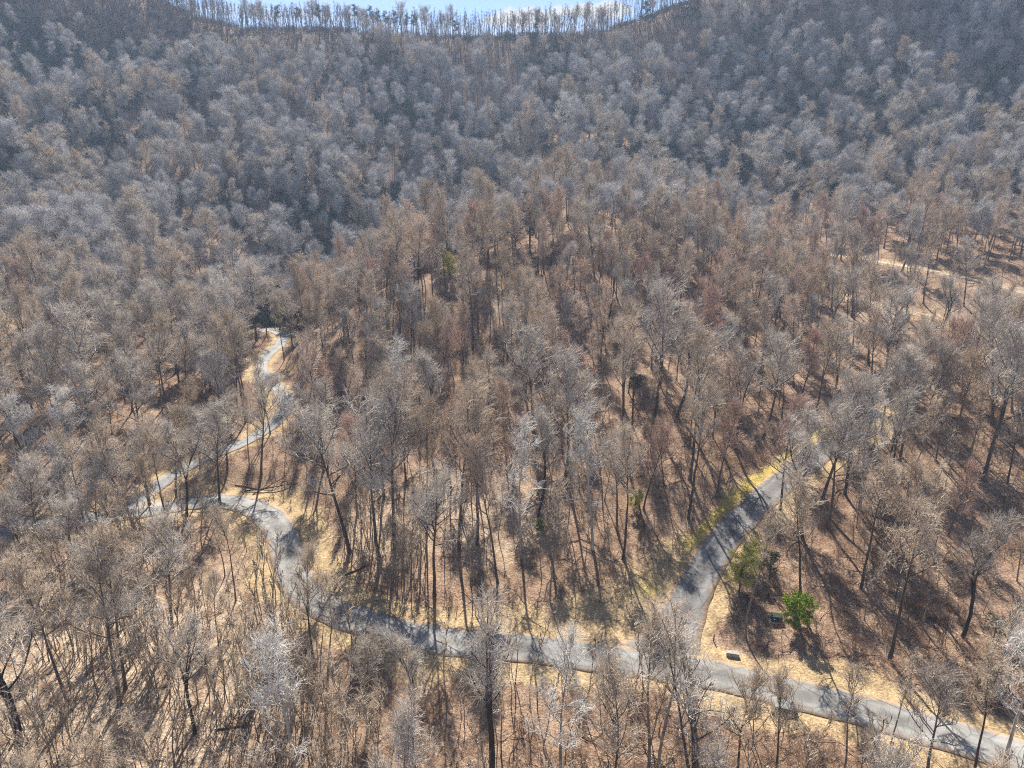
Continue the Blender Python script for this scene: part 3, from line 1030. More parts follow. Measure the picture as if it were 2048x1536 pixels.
def road_gap(x, y):
    d, _, r = near_road(np.array([x]), np.array([y]))
    return float(d[0]), int(r[0])


# evergreens: dark groups high on both hillsides, loners elsewhere, extra ones added to darken the hollow's shade
for (u, v, n, su_, sv__) in ((70, 95, 22, 130, 60), (290, 130, 6, 60, 40), (30, 330, 5, 60, 60), (1350, 270, 18, 150, 70), (1560, 240, 9, 110, 80), (1930, 220, 14, 130, 70), (1990, 120, 7, 60, 60), (1500, 335, 18, 170, 35), (820, 190, 3, 160, 70),
                            (1070, 430, 2, 60, 30), (560, 560, 2, 60, 30), (250, 480, 3, 120, 60)):
    for q in range(n):
        x, y, z = at_pix(u + rng.normal() * su_ * 0.55, v + 45 + rng.normal() * sv__ * 0.55)
        if free(x, y, 4.5):
            put(x, y, 'pine', rng.uniform(12, 19), var=int(rng.integers(2)), sp=4.2)
for (u, v) in ((712, 60), (731, 62), (746, 66), (758, 68), (770, 70), (795, 74), (815, 76), (828, 78), (912, 88), (1072, 84), (640, 66), (600, 60), (1290, 60), (560, 66)):
    x, y, z = at_pix(u, v + 8)
    put(x, y, 'pine', rng.uniform(15, 19), var=2 + int(rng.integers(2)), sp=3.0)

# stretches of road that stay in view between the crowns
WIN = []
for nm, u0, u1, v0, v1, pr in (("road", 470, 720, 990, 1240, 0.93), ("road", 720, 1500, 1200, 1400, 0.6), ("road", 100, 470, 990, 1060, 0.2), ("side_road", 1250, 1660, 890, 1330, 0.93), ("valley_road", 500, 590, 670, 830, 0.85), ("dirt_track", 1700, 2060, 480, 620, 0.55), ("grass_track", 1700, 2060, 580, 720, 0.6)):
    xy, z, _ = ROADS[nm]
    uu, vv, dd = project(xy[:, 0], xy[:, 1], z)
    k = (uu > u0) & (uu < u1) & (vv > v0) & (vv < v1)
    WIN.append((uu[k], vv[k], dd[k], pr))


wu, wv = [a.ravel() for a in np.meshgrid(np.arange(1160, 1391, 15), np.arange(1165, 1291, 15))]
WIN.append((wu, wv, np.full(wu.shape, 104.0), 0.85))
wu2, wv2 = [a.ravel() for a in np.meshgrid(np.arange(1445, 1640, 15), np.arange(1100, 1330, 15))]
WIN.append((wu2, wv2, np.full(wu2.shape, 104.0), 0.9))     # the shrubs and the utility box
# the grassy corner of the junction


def covers_road(x, y, z, h, r=3.4):
    uc, vc, dc = project(x, y, z + 0.72 * h)
    for uu, vv, dd, pr in WIN:
        rad = r * FPX / dc
        near = (dd > dc) & (np.abs(uu - uc) < rad) & (np.abs(vv - vc) < rad * 1.15)
        if near.any():
            return pr
    return 0.0


# forest: jittered grid, thinned by local spacing
N_TRY = 34000
cx = rng.uniform(-1, 1, N_TRY)
cy = 34 + (585 - 34) * np.sqrt(rng.uniform(0, 1, N_TRY))
cx = cx * (cy * 0.86 + 32)
order = np.argsort(cy)
cx, cy = cx[order], cy[order]
perm = rng.permutation(N_TRY)
cx, cy = cx[perm], cy[perm]
cz = height_fast(cx, cy)
cd, _, crid = near_road(cx, cy)
chid = hidden_by(cx, cy, cz)
cu, cv, _ = project(cx, cy, cz)
ggi = np.clip(np.searchsorted(gx, cx) - 1, 0, len(gx) - 2)
ggj = np.clip(np.searchsorted(gy, cy) - 1, 0, len(gy) - 2)
cgrass = grass_m[ggj, ggi]
patch2 = np.sin(cx * 0.033 + 1.9 * np.sin(cy * 0.021 + 0.6)) + np.sin(cy * 0.041 - 1.3 * np.sin(cx * 0.027))
patch = np.sin(cx * 0.06 + 1.7 * np.sin(cy * 0.03)) + np.sin(cy * 0.05 - 1.1 * np.sin(cx * 0.04) + 0.7)
for i in range(N_TRY):
    x, y, u, v = cx[i], cy[i], cu[i], cv[i]
    if cd[i] < 2.2 or cgrass[i] > 0.35 or chid[i] > (7 if y > 440 else 20):
        continue
    p = patch[i]
    sp = (4.8 + 0.5 * p) * rng.choice((0.75, 1.0, 1.2))
    if y < 110:
        sp = 6.4 if u > 700 else 7.2
    if v > 1000 and u > 1480:
        sp = 8.8
    if 640 < u < 1250 and 880 < v < 1200:
        sp = 5.4
    if 1640 < u and 535 < v < 730:
        sp = 6.6
    if y > 250:
        sp = (5.9 + 0.6 * p) * rng.choice((0.75, 1.0, 1.2))
    ridge = y > 425 and chid[i] > -4.5 and cv[i] < 130
    if ridge:
        sp = 2.7
    # keep the roads in view from above: no tall trees right in front of them
    if y < 78 and 650 < u < 1450 and v < 1536 and cd[i] < 7 and rng.random() < 0.75:
        continue
    if not free(x, y, sp):
        continue
    k = rng.random()
    spur = (620 < u < 1640 and 540 < v < 1250 and (y < 225 or u > 1000)) or (u > 1000 and 420 < v <= 540) or (u > 1600 and 420 < v < 900)
    if v < 560 and u > 1000 and y > 215 and rng.random() < (560 - v) / 170:      # the two woods mingle higher up
        spur = False
    hill = y > 205 and not spur
    if ridge:
        kind = 'stub' if k < 0.96 else 'oak'
    elif spur:
        kind = 'maple' if k < 0.22 + 0.07 * p else 'beech' if k < 0.42 else 'pole' if k < 0.50 else 'warm_poplar' if k < 0.68 else 'poplar' if k < 0.86 else 'oak' if k < 0.96 else 'forked'
    elif hill:
        k = min(0.999, max(0.0, k + 0.16 * patch2[i]))  # darker and paler stands imitate folds of light and shade on the slope
        kind = 'hill_oak' if k < 0.60 else 'oak' if k < 0.80 else 'poplar' if k < 0.89 else 'beech' if k < 0.915 + 0.02 * p else 'forked' if k < 0.96 else 'sycamore' if k < 0.975 else 'pole'
    else:
        kind = 'oak' if k < 0.36 else 'poplar' if k < 0.62 else 'beech' if k < 0.69 + 0.04 * p else 'maple' if k < 0.80 else 'forked' if k < 0.88 else 'sycamore' if k < 0.90 else 'pole'
    if u > 1480 and v > 1000:
        kind = 'pole' if k < 0.45 else 'poplar' if k < 0.75 else 'oak' if k < 0.93 else 'maple'
    if u > 1640 and 535 < v < 730:
        kind = 'pole' if k < 0.6 else 'forked' if k < 0.8 else kind
    h = ARCH[kind][0]['H'] * (rng.uniform(0.45, 1.08) * (1 + 0.09 * patch2[i]) if hill else rng.uniform(0.62, 1.15))
    if ridge:
        h = rng.choice((12, 15, 16, 17, 18)) * rng.uniform(0.88, 1.1)
    if y < 80:
        h *= 0.86
    if u < 700 and v > 1030:                   # young slim growth below the curve
        kind = 'pole' if k < 0.78 else 'sycamore' if k > 0.95 else 'poplar' if k < 0.88 else 'oak'
        h = rng.uniform(11, 17)
    if y < 235 and rng.random() < covers_road(x, y, cz[i], h):
        continue
    put(x, y, kind, h, sp=sp)
    placed[-1]['wide'] = rng.uniform(0.72, 1.05) if (spur or (u < 700 and v > 1030) or (u > 1480 and v > 950)) and kind != 'forked' else rng.uniform(0.8, 1.0) if y < 205 else rng.uniform(0.85, 1.3)
print("trees", len(placed))


def euler_scale(t):
    return t['h'] / ARCH[t['kind']][t['var']]['H']


# which trees are individuals: the 300 that show largest
for t in placed:
    u0, v0, d = project(t['x'], t['y'], t['z'])
    u1, v1, d1 = project(t['x'], t['y'], t['z'] + t['h'])
    t['uv'] = (u0, v0, u1, v1)
    t['seen'] = -60 < u0 < 2108 and v1 < 1500
    t['size'] = t['h'] / d
inview = [t for t in placed if t['kind'] != 'pine' and 0 <= t['uv'][0] <= 2048 and t['uv'][3] < 1480 and t['seen']]
inview.sort(key=lambda t: -t['size'] - (1 if t['note'] else 0))
single = inview[:300]
sid = set(id(t) for t in single)
pines = [t for t in placed if t['kind'] == 'pine']
rest = [t for t in placed if id(t) not in sid and t['kind'] != 'pine']
for t in single:
    a = ARCH[t['kind']][t['var']]
    e = bpy.data.objects.new("bare_tree", None)
    C.objects.link(e)
    e.empty_display_size = 0.5
    s = euler_scale(t)
    e.location = (t['x'], t['y'], t['z'])
    e.rotation_euler = (rng.normal() * 0.035, rng.normal() * 0.035, t['rot'])
    w_ = t.get('wide', 0.95)
    e.scale = (s * w_, s * w_, s)
    tag(e, t['note'], "tree", "bare trees near the roads")
    link("trunk", a['trunk'], e)
    link("crown", a['crown'], e)
    t['obj'] = e


for t in pines:
    a = ARCH['pine'][t['var']]
    e = bpy.data.objects.new("pine_tree", None)
    C.objects.link(e)
    sc_ = t['h'] / a['H']
    e.location, e.rotation_euler, e.scale = (t['x'], t['y'], t['z']), (0, 0, t['rot']), (sc_ * 1.1, sc_ * 1.1, sc_)
    tag(e, None, "pine tree", "dark pines on the hillsides")
    link("trunk", a['trunk'], e)
    link("crown", a['crown'], e)
    t['obj'] = e


# ---- everything farther off: one object each, instanced with geometry nodes
def scatter(name, protos, pts, rots, scales, idxs):
    """protos: list of lists of meshes; each prototype becomes one unlinked object; the scatter is ONE object"""
    coll = bpy.data.collections.new(name + "_kinds")
    for i, me in enumerate(protos):
        o = bpy.data.objects.new("%s_kind_%02d" % (name, i), me)
        coll.objects.link(o)
    me = bpy.data.meshes.new(name)
    me.vertices.add(len(pts))
    me.vertices.foreach_set("co", np.asarray(pts, np.float32).ravel())
    for an, ty, arr in (("rot", 'FLOAT_VECTOR', rots), ("scl", 'FLOAT_VECTOR', scales)):
        at = me.attributes.new(an, ty, 'POINT')
        at.data.foreach_set("vector", np.asarray(arr, np.float32).ravel())
    at = me.attributes.new("which", 'INT', 'POINT')
    at.data.foreach_set("value", np.asarray(idxs, np.int32))
    o = link(name, me)
    ng = bpy.data.node_groups.new(name, 'GeometryNodeTree')
    ng.interface.new_socket("Geometry", in_out='INPUT', socket_type='NodeSocketGeometry')
    ng.interface.new_socket("Geometry", in_out='OUTPUT', socket_type='NodeSocketGeometry')
    n, l = ng.nodes, ng.links
    gi, go = n.new("NodeGroupInput"), n.new("NodeGroupOutput")
    ci = n.new("GeometryNodeCollectionInfo")
    ci.inputs["Collection"].default_value = coll
    ci.inputs["Separate Children"].default_value = True
    ci.inputs["Reset Children"].default_value = True
    iop = n.new("GeometryNodeInstanceOnPoints")
    iop.inputs["Pick Instance"].default_value = True

    def named(a, ty):
        q = n.new("GeometryNodeInputNamedAttribute")
        q.data_type = ty
        q.inputs["Name"].default_value = a
        return q.outputs[0]
    l.new(gi.outputs[0], iop.inputs["Points"])
    l.new(ci.outputs[0], iop.inputs["Instance"])
    l.new(named("which", 'INT'), iop.inputs["Instance Index"])
    e2r = n.new("FunctionNodeEulerToRotation")
    l.new(named("rot", 'FLOAT_VECTOR'), e2r.inputs[0])
    l.new(e2r.outputs[0], iop.inputs["Rotation"])
    l.new(named("scl", 'FLOAT_VECTOR'), iop.inputs["Scale"])
    l.new(iop.outputs[0], go.inputs[0])
    md = o.modifiers.new("scatter", 'NODES')
    md.node_group = ng
    return o


def joined(a):
    """trunk and crown of one kind as a single mesh"""
    out_v, faces, mats, mi, base = [], [], [], [], 0
    for me in (a['trunk'], a['crown']):
        co = np.empty(len(me.vertices) * 3, np.float32)
        me.vertices.foreach_get("co", co)
        lo = np.empty(len(me.loops), np.int32)
        me.loops.foreach_get("vertex_index", lo)
        pm = np.empty(len(me.polygons), np.int32)
        me.polygons.foreach_get("material_index", pm)
        out_v.append(co.reshape(-1, 3))
        faces.append(lo.reshape(-1, 4) + base)
        mi.append(pm + len(mats))
        mats += list(me.materials)
        base += len(me.vertices)
    return mesh_from("far_tree", np.concatenate(out_v), faces, mats, np.concatenate(mi))


protos, pidx = [], {}
for kind, lst in ARCH.items():
    if kind == 'pine':
        continue
    for i, a in enumerate(lst):
        pidx[(kind, i)] = len(protos)
        protos.append(joined(a))
forest = scatter("forest", protos,
                 [(t['x'], t['y'], t['z']) for t in rest],
                 [(rng.normal() * 0.03, rng.normal() * 0.03, t['rot']) for t in rest],
                 [(euler_scale(t) * t.get('wide', 1.0),) * 2 + (euler_scale(t),) for t in rest],
                 [pidx[(t['kind'], t['var'])] for t in rest])
tag(forest, "grey and brown leafless woods covering the hillsides beyond the nearer trees", "forest", kind='stuff')

# ---- saplings and brush
sap = []
NS = 9000
sx_ = rng.uniform(-1, 1, NS)
sy_ = 36 + (330 - 36) * rng.uniform(0, 1, NS) ** 1.3
sx_ = sx_ * (sy_ * 0.85 + 20)
ex = rng.uniform(-78, -14, 9000)                 # the dense stand of young stems below the curve
ey = rng.uniform(52, 108, 9000)
sx_, sy_ = np.concatenate((ex, sx_)), np.concatenate((ey, sy_))
NS += 9000
szz = height_fast(sx_, sy_)
sd_, _, _ = near_road(sx_, sy_)
shid = hidden_by(sx_, sy_, szz)
su, sv, _ = project(sx_, sy_, szz)
si = np.clip(np.searchsorted(gx, sx_) - 1, 0, len(gx) - 2)
sj = np.clip(np.searchsorted(gy, sy_) - 1, 0, len(gy) - 2)
for i in range(NS):
    if sd_[i] < 1.8 or grass_m[sj[i], si[i]] > 0.5 or shid[i] > 6:
        continue
    u, v, y = su[i], sv[i], sy_[i]
    pr = 0.12
    if u < 680 and v > 1040:
        pr = 0.28
    elif v > 1290:
        pr = 0.34
    elif u > 1450 and v > 900:
        pr = 0.30
    elif 620 < u < 1420 and v > 860:
        pr = 0.6
    elif y < 150:
        pr = 0.3
    if rng.random() > pr or not free(sx_[i], y, 0.75) or (y < 120 and rng.random() < covers_road(sx_[i], y, szz[i], 9.0, 1.0)):
        continue
    occ.setdefault((int(sx_[i] // 6), int(y // 6)), []).append((sx_[i], y, 0.9))
    k = int(rng.integers(len(SAP)))
    sap.append(dict(x=sx_[i], y=y, z=float(szz[i]), k=k, s=rng.uniform(0.6, 1.3), rot=rng.uniform(0, 6.28), uv=(u, v), lean=(rng.normal() * 0.04, rng.normal() * 0.04)))
print("saplings", len(sap))
sap.sort(key=lambda t: -SAP[t['k']][1] * t['s'] / t['y'] - (0 if (0 < t['uv'][0] < 2048 and t['uv'][1] < 1536) else -9))
for t in sap[:300]:
    o = link("sapling", SAP[t['k']][0], None, (t['x'], t['y'], t['z']))
    o.rotation_euler = (*t['lean'], t['rot'])
    o.scale = (t['s'],) * 3
    tag(o, None, "sapling", "thin saplings near the roads")
    t['obj'] = o
th = scatter("sapling_thicket", [m for m, _ in SAP], [(t['x'], t['y'], t['z']) for t in sap[300:]], [(*t['lean'], t['rot']) for t in sap[300:]], [(t['s'],) * 3 for t in sap[300:]], [t['k'] for t in sap[300:]])
tag(th, "thicket of thin bare saplings among the farther trees", "saplings", kind='stuff')

NB = 13000
bx_ = rng.uniform(-1, 1, NB)
by_ = 38 + (300 - 38) * rng.uniform(0, 1, NB) ** 1.2
bx_ = bx_ * (by_ * 0.85 + 15)
bz_ = height_fast(bx_, by_)
bd_, _, _ = near_road(bx_, by_)
bu, bv, _ = project(bx_, by_, bz_)
bi = np.clip(np.searchsorted(gx, bx_) - 1, 0, len(gx) - 2)
bj = np.clip(np.searchsorted(gy, by_) - 1, 0, len(gy) - 2)
clump = np.sin(bx_ * 0.13 + 1.3 * np.sin(by_ * 0.09)) + np.sin(by_ * 0.15 - 1.2 * np.sin(bx_ * 0.1) + 0.7)
thick = (bu > 1400) & (bv > 1220) & (rng.random(NB) < 0.6)
open_ = ((bu < 700) & (bv > 1050) | (bu > 640) & (bu < 1300) & (bv > 880) & (bv < 1200)) & (rng.random(NB) < 0.8)
keep = (bd_ > 1.5) & (grass_m[bj, bi] < 0.55) & (hidden_by(bx_, by_, bz_) < 3) & ((clump > 0.0) | thick | (rng.random(NB) < 0.25)) & ~open_
bx_, by_, bz_ = bx_[keep], by_[keep], bz_[keep]
qx, qy = rng.uniform(-330, 330, 5000), rng.uniform(430, 535, 5000)      # tall grass and brush along the crest
qz = height_fast(qx, qy)
kq = (hidden_by(qx, qy, qz) < 3) & (project(qx, qy, qz)[1] < 150)
bx_, by_, bz_ = np.concatenate((bx_, qx[kq])), np.concatenate((by_, qy[kq])), np.concatenate((bz_, qz[kq]))
nb = len(bx_)
print("brush", nb)
sc = rng.uniform(0.5, 1.15, nb) * np.where(by_ > 420, 1.9, 1.0)
br = scatter("undergrowth", BRUSH, np.stack((bx_, by_, bz_), 1), np.stack((np.zeros(nb), np.zeros(nb), rng.uniform(0, 6.28, nb)), 1), np.stack((sc, sc, sc), 1), rng.integers(0, len(BRUSH), nb))
tag(br, "low brown twiggy brush growing over the forest floor", "undergrowth", kind='stuff')

# evergreen laurel under the trees, thickened by zone to deepen the hollows' shade
NL = 15000
lx = rng.uniform(-1, 1, NL)
ly = 215 + 320 * rng.uniform(0, 1, NL) ** 0.8
lx = lx * (ly * 0.82 + 10)
lz = height_fast(lx, ly)
lu, lv_, _ = project(lx, ly, lz)
lc = np.sin(lx * 0.055 + 1.3 * np.sin(ly * 0.04)) + np.sin(ly * 0.06 - 1.2 * np.sin(lx * 0.05) + 0.7)
zone = np.exp(-((lu - 1500) / 380) ** 2 - ((lv_ - 300) / 110) ** 2) + np.exp(-((lu - 1950) / 200) ** 2 - ((lv_ - 230) / 110) ** 2) + np.exp(-((lu - 60) / 260) ** 2 - ((lv_ - 160) / 170) ** 2) + 0.45 * np.exp(-((lu - 620) / 260) ** 2 - ((lv_ - 530) / 75) ** 2) + np.exp(-((lu - 900) / 160) ** 2 - ((lv_ - 410) / 70) ** 2)
spur_top = (lu > 950) & (lv_ > 400)
keep = (rng.uniform(0, 1, NL) < np.clip(0.22 + 0.22 * lc + 0.75 * zone, 0, 1)) & ~spur_top & (lu < 2200) & (lu > -150) & (near_road(lx, ly)[0] > 3) & (hidden_by(lx, ly, lz) < 6)
lx, ly, lz = lx[keep], ly[keep], lz[keep]
nl_ = len(lx)
print("laurel", nl_)


def laurel_mesh(sd):
    r = np.random.default_rng(sd)
    t, lv = Tubes(), []
    for i in range(9):
        a = r.uniform(0, 6.28)
        pts, _ = walk(np.array((math.cos(a) * 0.3, math.sin(a) * 0.3, -0.3)), unit(np.array((math.cos(a) * 0.7, math.sin(a) * 0.7, 1.0))), r.uniform(1.8, 3.4), 4, 0.14, 0.0, r)
        t.add(pts, np.linspace(0.035, 0.01, 5), 3)
        for j in range(26):
            q, _ = at_t(pts, r.uniform(0.3, 0.999))
            lv.append(q + r.normal(size=3) * np.array((0.4, 0.4, 0.25)))
    V, F = t.build()
    LV, LF = leaf_quads(lv, 0.2, r, 2)
    return mesh_from("laurel", np.concatenate((V, LV)), [F, LF + len(V)], [M['bark_dark'], M['needle']], np.concatenate((np.zeros(len(F), int), np.ones(len(LF), int))))


sc = rng.uniform(0.7, 1.7, nl_)
la = scatter("evergreen_undergrowth", [laurel_mesh(700 + i) for i in range(3)], np.stack((lx, ly, lz), 1), np.stack((np.zeros(nl_), np.zeros(nl_), rng.uniform(0, 6.28, nl_)), 1), np.stack((sc, sc, sc), 1), rng.integers(0, 3, nl_))
tag(la, "dark green laurel under trees of the far slopes, thickened to darken shaded hollows", "laurel", kind='stuff')

# ---------------------------------------------------------------- shrubs, boxes, stones, logs
LAND = []      # (x, y, phrase): things and places that labels can refer to


def thing(name, label, cat, p, rotz=0.0, group=None, scale=1.0):
    e = bpy.data.objects.new(name, None)
    C.objects.link(e)
    e.location, e.rotation_euler, e.scale = p, (0, 0, rotz), (scale,) * 3
    return tag(e, label, cat, group)


SHR = {'needle_fresh': shrub_meshes(401, 'needle_fresh', 2.3, 2.6, 150, 0.075), 'needle_yellow': shrub_meshes(402, 'needle_yellow', 1.7, 2.9, 60, 0.085), 'needle': shrub_meshes(403, 'needle', 1.8, 3.2, 17, 0.11)}
for (u, v, m, sc_, label, phrase) in (
    (1594, 1255, 'needle_fresh', 1.12, "bright green rounded evergreen shrub beside the green utility box", "the bright green rounded shrub"),
    (1478, 1186, 'needle_yellow', 1.45, "yellow-green loose shrub at the edge of the side road", "the yellow-green roadside shrub"),
    (1508, 1140, 'needle_yellow', 1.0, "olive airy shrub just behind the yellow-green roadside shrub", None),
    (1538, 1160, 'needle', 0.95, "dark green shrub standing behind the yellow-green roadside shrub", None),
    (1080, 1062, 'needle_fresh', 0.42, "small green bush among bare trunks on the lower spur", "the spur's small green bush"),
    (1268, 1025, 'needle_yellow', 0.85, "pale green thin shrub on the spur above the grassy corner", "the spur's pale shrub"),
    (1250, 470, 'needle', 1.05, "dark green bush alone on top of the spur", "the spur top's dark bush"),
    (1160, 440, 'needle_yellow', 1.2, "olive green bush near the bare orange ground on the spur top", None),
    (1985, 1285, 'needle', 0.8, "small dark green bush in brown brush below the leaning forked tree", "the small dark green bush"),
    (1450, 850, 'needle_yellow', 1.1, "yellowish bush in the woods above the side road", "the yellowish bush"),
    (1268, 790, 'needle', 0.9, "olive dark bush between tall trunks in the middle of the spur", None),
    (425, 705, 'needle_yellow', 1.2, "yellow-green bush in the woods west of the valley road", None),
    (900, 560, 'needle_yellow', 1.5, "pale green young evergreen on the flank of the spur", "the pale green young evergreen"),
):
    p = at_pix(u, v)
    e = thing("evergreen_shrub", label, "shrub", p, rng.uniform(0, 6.28), "green shrubs scattered through the woods", sc_)
    link("stem", SHR[m][0], e)
    link("foliage", SHR[m][1], e)
    if phrase:
        LAND.append((p[0], p[1], phrase))


def box_mesh(name, parts, m, bev=0.02):
    """several bevelled boxes (centre, size) as one mesh"""
    import bmesh
    bm = bmesh.new()
    for (c, sz) in parts:
        r = bmesh.ops.create_cube(bm, size=1.0, matrix=Matrix.Translation(c) @ Matrix.Diagonal((*sz, 1)))
        ed = list({e for v in r['verts'] for e in v.link_edges})
        bmesh.ops.bevel(bm, geom=ed, offset=bev, segments=2, affect='EDGES', profile=0.6)
    me = bpy.data.meshes.new(name)
    bm.to_mesh(me)
    bm.free()
    me.materials.append(m)
    return me


def stone_mat(name, dark, light, sc_=2.5):
    m, nd, lk, out = mat(name)
    tcn = nd.new("ShaderNodeTexCoord")
    f = noise(nd, lk, tcn.outputs["Object"], sc_, 6, 0.65)
    finish(nd, lk, out, ramp(nd, lk, f, [(0.3, dark), (0.7, light)]), 0.9, f, 0.15, 0.2)
    return m


m_stone = stone_mat("pale_stone", (0.22, 0.20, 0.175), (0.42, 0.39, 0.35))
m_rock = stone_mat("grey_rock", (0.26, 0.25, 0.24), (0.55, 0.53, 0.50), 1.2)
m_green = stone_mat("dark_green_paint", (0.018, 0.035, 0.028), (0.032, 0.056, 0.044), 4)
m_cap = stone_mat("grey_concrete", (0.14, 0.155, 0.15), (0.26, 0.27, 0.26), 1.5)
m_pad = stone_mat("concrete_pad", (0.30, 0.29, 0.27), (0.45, 0.44, 0.41))
m_white = stone_mat("white_sticker", (0.7, 0.7, 0.7), (0.8, 0.8, 0.8))
m_log = M['bark_dark']

# utility box: cabinet on a pad, sloping lid, doors, handle, sticker
p = at_pix(1552, 1243)
e = thing("utility_box", "dark green utility box standing on brown leaves beside the bright green shrub", "utility box", p, math.radians(-12), None, 0.88)
LAND.append((p[0], p[1], "the green utility box"))
link("pad", box_mesh("pad", [((0, 0, 0.0), (2.1, 1.5, 0.3))], m_pad), e)
link("cabinet", box_mesh("cabinet", [((0, 0, 0.6), (1.75, 1.15, 0.9))], m_green, 0.03), e)
lid = link("lid", box_mesh("lid", [((0, 0.02, 1.09), (1.85, 1.25, 0.10))], m_green, 0.04), e)
lid.rotation_euler = (0, 0, 0)
for sx__ in (-1, 1):
    d_ = link("door", box_mesh("door", [((sx__ * 0.43, -0.595, 0.58), (0.80, 0.05, 0.72))], m_green, 0.012), e)
    link("handle", box_mesh("handle", [((sx__ * 0.10, -0.64, 0.60), (0.05, 0.04, 0.22))], m_cap, 0.008), d_)
link("warning_sticker", box_mesh("warning_sticker", [((-0.40, -0.626, 0.72), (0.24, 0.008, 0.18))], m_white, 0.001), e)

# headwall where a culvert passes under the road
p = at_pix(1568, 1424)
e = thing("culvert_headwall", "low dark stone culvert headwall with flat grey cap at the road's edge", "headwall", p, math.radians(-17))
LAND.append((p[0], p[1], "the stone culvert headwall"))
link("stone_face", box_mesh("stone_face", [((0, 0.2, 0.05), (2.3, 0.95, 1.3)), ((-1.3, -0.35, -0.15), (0.45, 1.1, 0.9)), ((1.3, -0.35, -0.15), (0.45, 1.1, 0.9))] +
     [((-0.92 + 0.46 * i, -0.29, -0.25 + 0.38 * j), (0.42 - 0.1 * ((i + j) % 2), 0.10, 0.32)) for i in range(5) for j in range(3)], stone_mat("dark_stone", (0.06, 0.048, 0.038), (0.20, 0.16, 0.125)), 0.04), e)
link("cap", box_mesh("cap", [((0, 0.30, 0.78), (2.5, 1.5, 0.16))], m_cap, 0.03), e)


def rock_mesh(sd, m, flat=0.6):
    import bmesh
    r = np.random.default_rng(sd)
    bm = bmesh.new()
    bmesh.ops.create_icosphere(bm, subdivisions=3, radius=0.5)
    ph = r.uniform(0, 6.28, 9)
    cuts = [(Vector(r.normal(size=3)).normalized(), r.uniform(0.26, 0.40)) for _ in range(9)]
    for v in bm.verts:
        for nrm, d in cuts:
            k = v.co.dot(nrm) - d
            if k > 0:
                v.co -= nrm * k * 0.92
        v.co *= 1 + 0.05 * math.sin(v.co.x * 17 + ph[0]) * math.sin(v.co.y * 15 + ph[1]) + 0.04 * math.sin(v.co.z * 21 + ph[2])
        v.co.z *= flat
    me = bpy.data.meshes.new("rock")
    bm.to_mesh(me)
    bm.free()
    me.materials.append(m)
    return me


p = at_pix(1465, 1312)
e = link("stone_block", box_mesh("stone_block", [((0, 0, 0.25), (1.7, 0.62, 0.62)), ((0.05, 0.0, 0.58), (1.62, 0.70, 0.10))], m_stone, 0.06), None, p)
e.rotation_euler = (0, 0, math.radians(-14))
tag(e, "pale oblong stone block lying on dry grass near the road junction", "stone block")
for k, (u, v, sz, fl, lab) in enumerate((
    (1424, 1322, 0.6, 0.7, "small white boulder at the corner of the road junction"),
    (1900, 100, 6.0, 0.7, "big pale rock outcrop high on the far hillside among dark pines"),
    (1945, 84, 4.0, 0.8, "smaller pale rock just above the big pale rock outcrop"),
    (1700, 72, 3.4, 0.7, "grey rock patch near the crest between the two hillsides"),
    (1725, 372, 2.0, 0.6, "white boulder on the shaded floor of the hollow"),
    (120, 112, 4.5, 0.6, "pale ledge of rock showing on the upper hillside"),
    (170, 232, 3.0, 0.6, "pale low rock below the upper hillside ledge"),
    (690, 60, 3.5, 0.7, "whitish rock just under the skyline trees"),
    (1860, 205, 3.5, 0.7, "grey rock beneath the big pale outcrop"),
    (1190, 492, 1.6, 0.6, "light boulder in bare orange ground on the spur top"),
    (255, 278, 2.2, 0.6, "small light rock in the woods of the shaded hillside"),
    (1102, 1082, 0.7, 0.8, "small dark stump like rock beside a trunk on the lower spur"),
)):
    p = at_pix(u, v)
    o = link("boulder", rock_mesh(500 + k, m_rock if k not in (0, 4) else m_stone, fl), None, p)
    o.scale = (sz * 1.3, sz, sz)
    o.rotation_euler = (0, 0, rng.uniform(0, 6.28))
    tag(o, lab, "rock")

p = at_pix(1427, 1284)
o = link("marker_post", box_mesh("marker_post", [((0, 0, 0.45), (0.14, 0.14, 1.1)), ((0, 0, 1.02), (0.18, 0.18, 0.06))], M['bark_dark'], 0.015), None, p)
tag(o, "short dark wooden post standing by the stone block", "post")


def log_mesh(L, r0, sd):
    r = np.random.default_rng(sd)
    t = Tubes()
    pts, _ = walk(np.array((-L / 2, 0, 0)), np.array((1.0, 0, 0)), L, 8, 0.035, 0, r)
    t.add(pts, np.linspace(r0, r0 * 0.35, 9), 7)
    for j in range(7):
        q, d = at_t(pts, r.uniform(0.3, 0.98))
        qd = perp(d, r)
        qd[2] = abs(qd[2]) * 0.6
        bp, _ = walk(q, unit(d + qd * 0.9), r.uniform(0.8, 2.4), 3, 0.15, 0.02, r)
        t.add(bp, np.linspace(r0 * 0.3, 0.012, 4), 4)
    V, F = t.build()
    return mesh_from("fallen_log", V, F, [m_log])


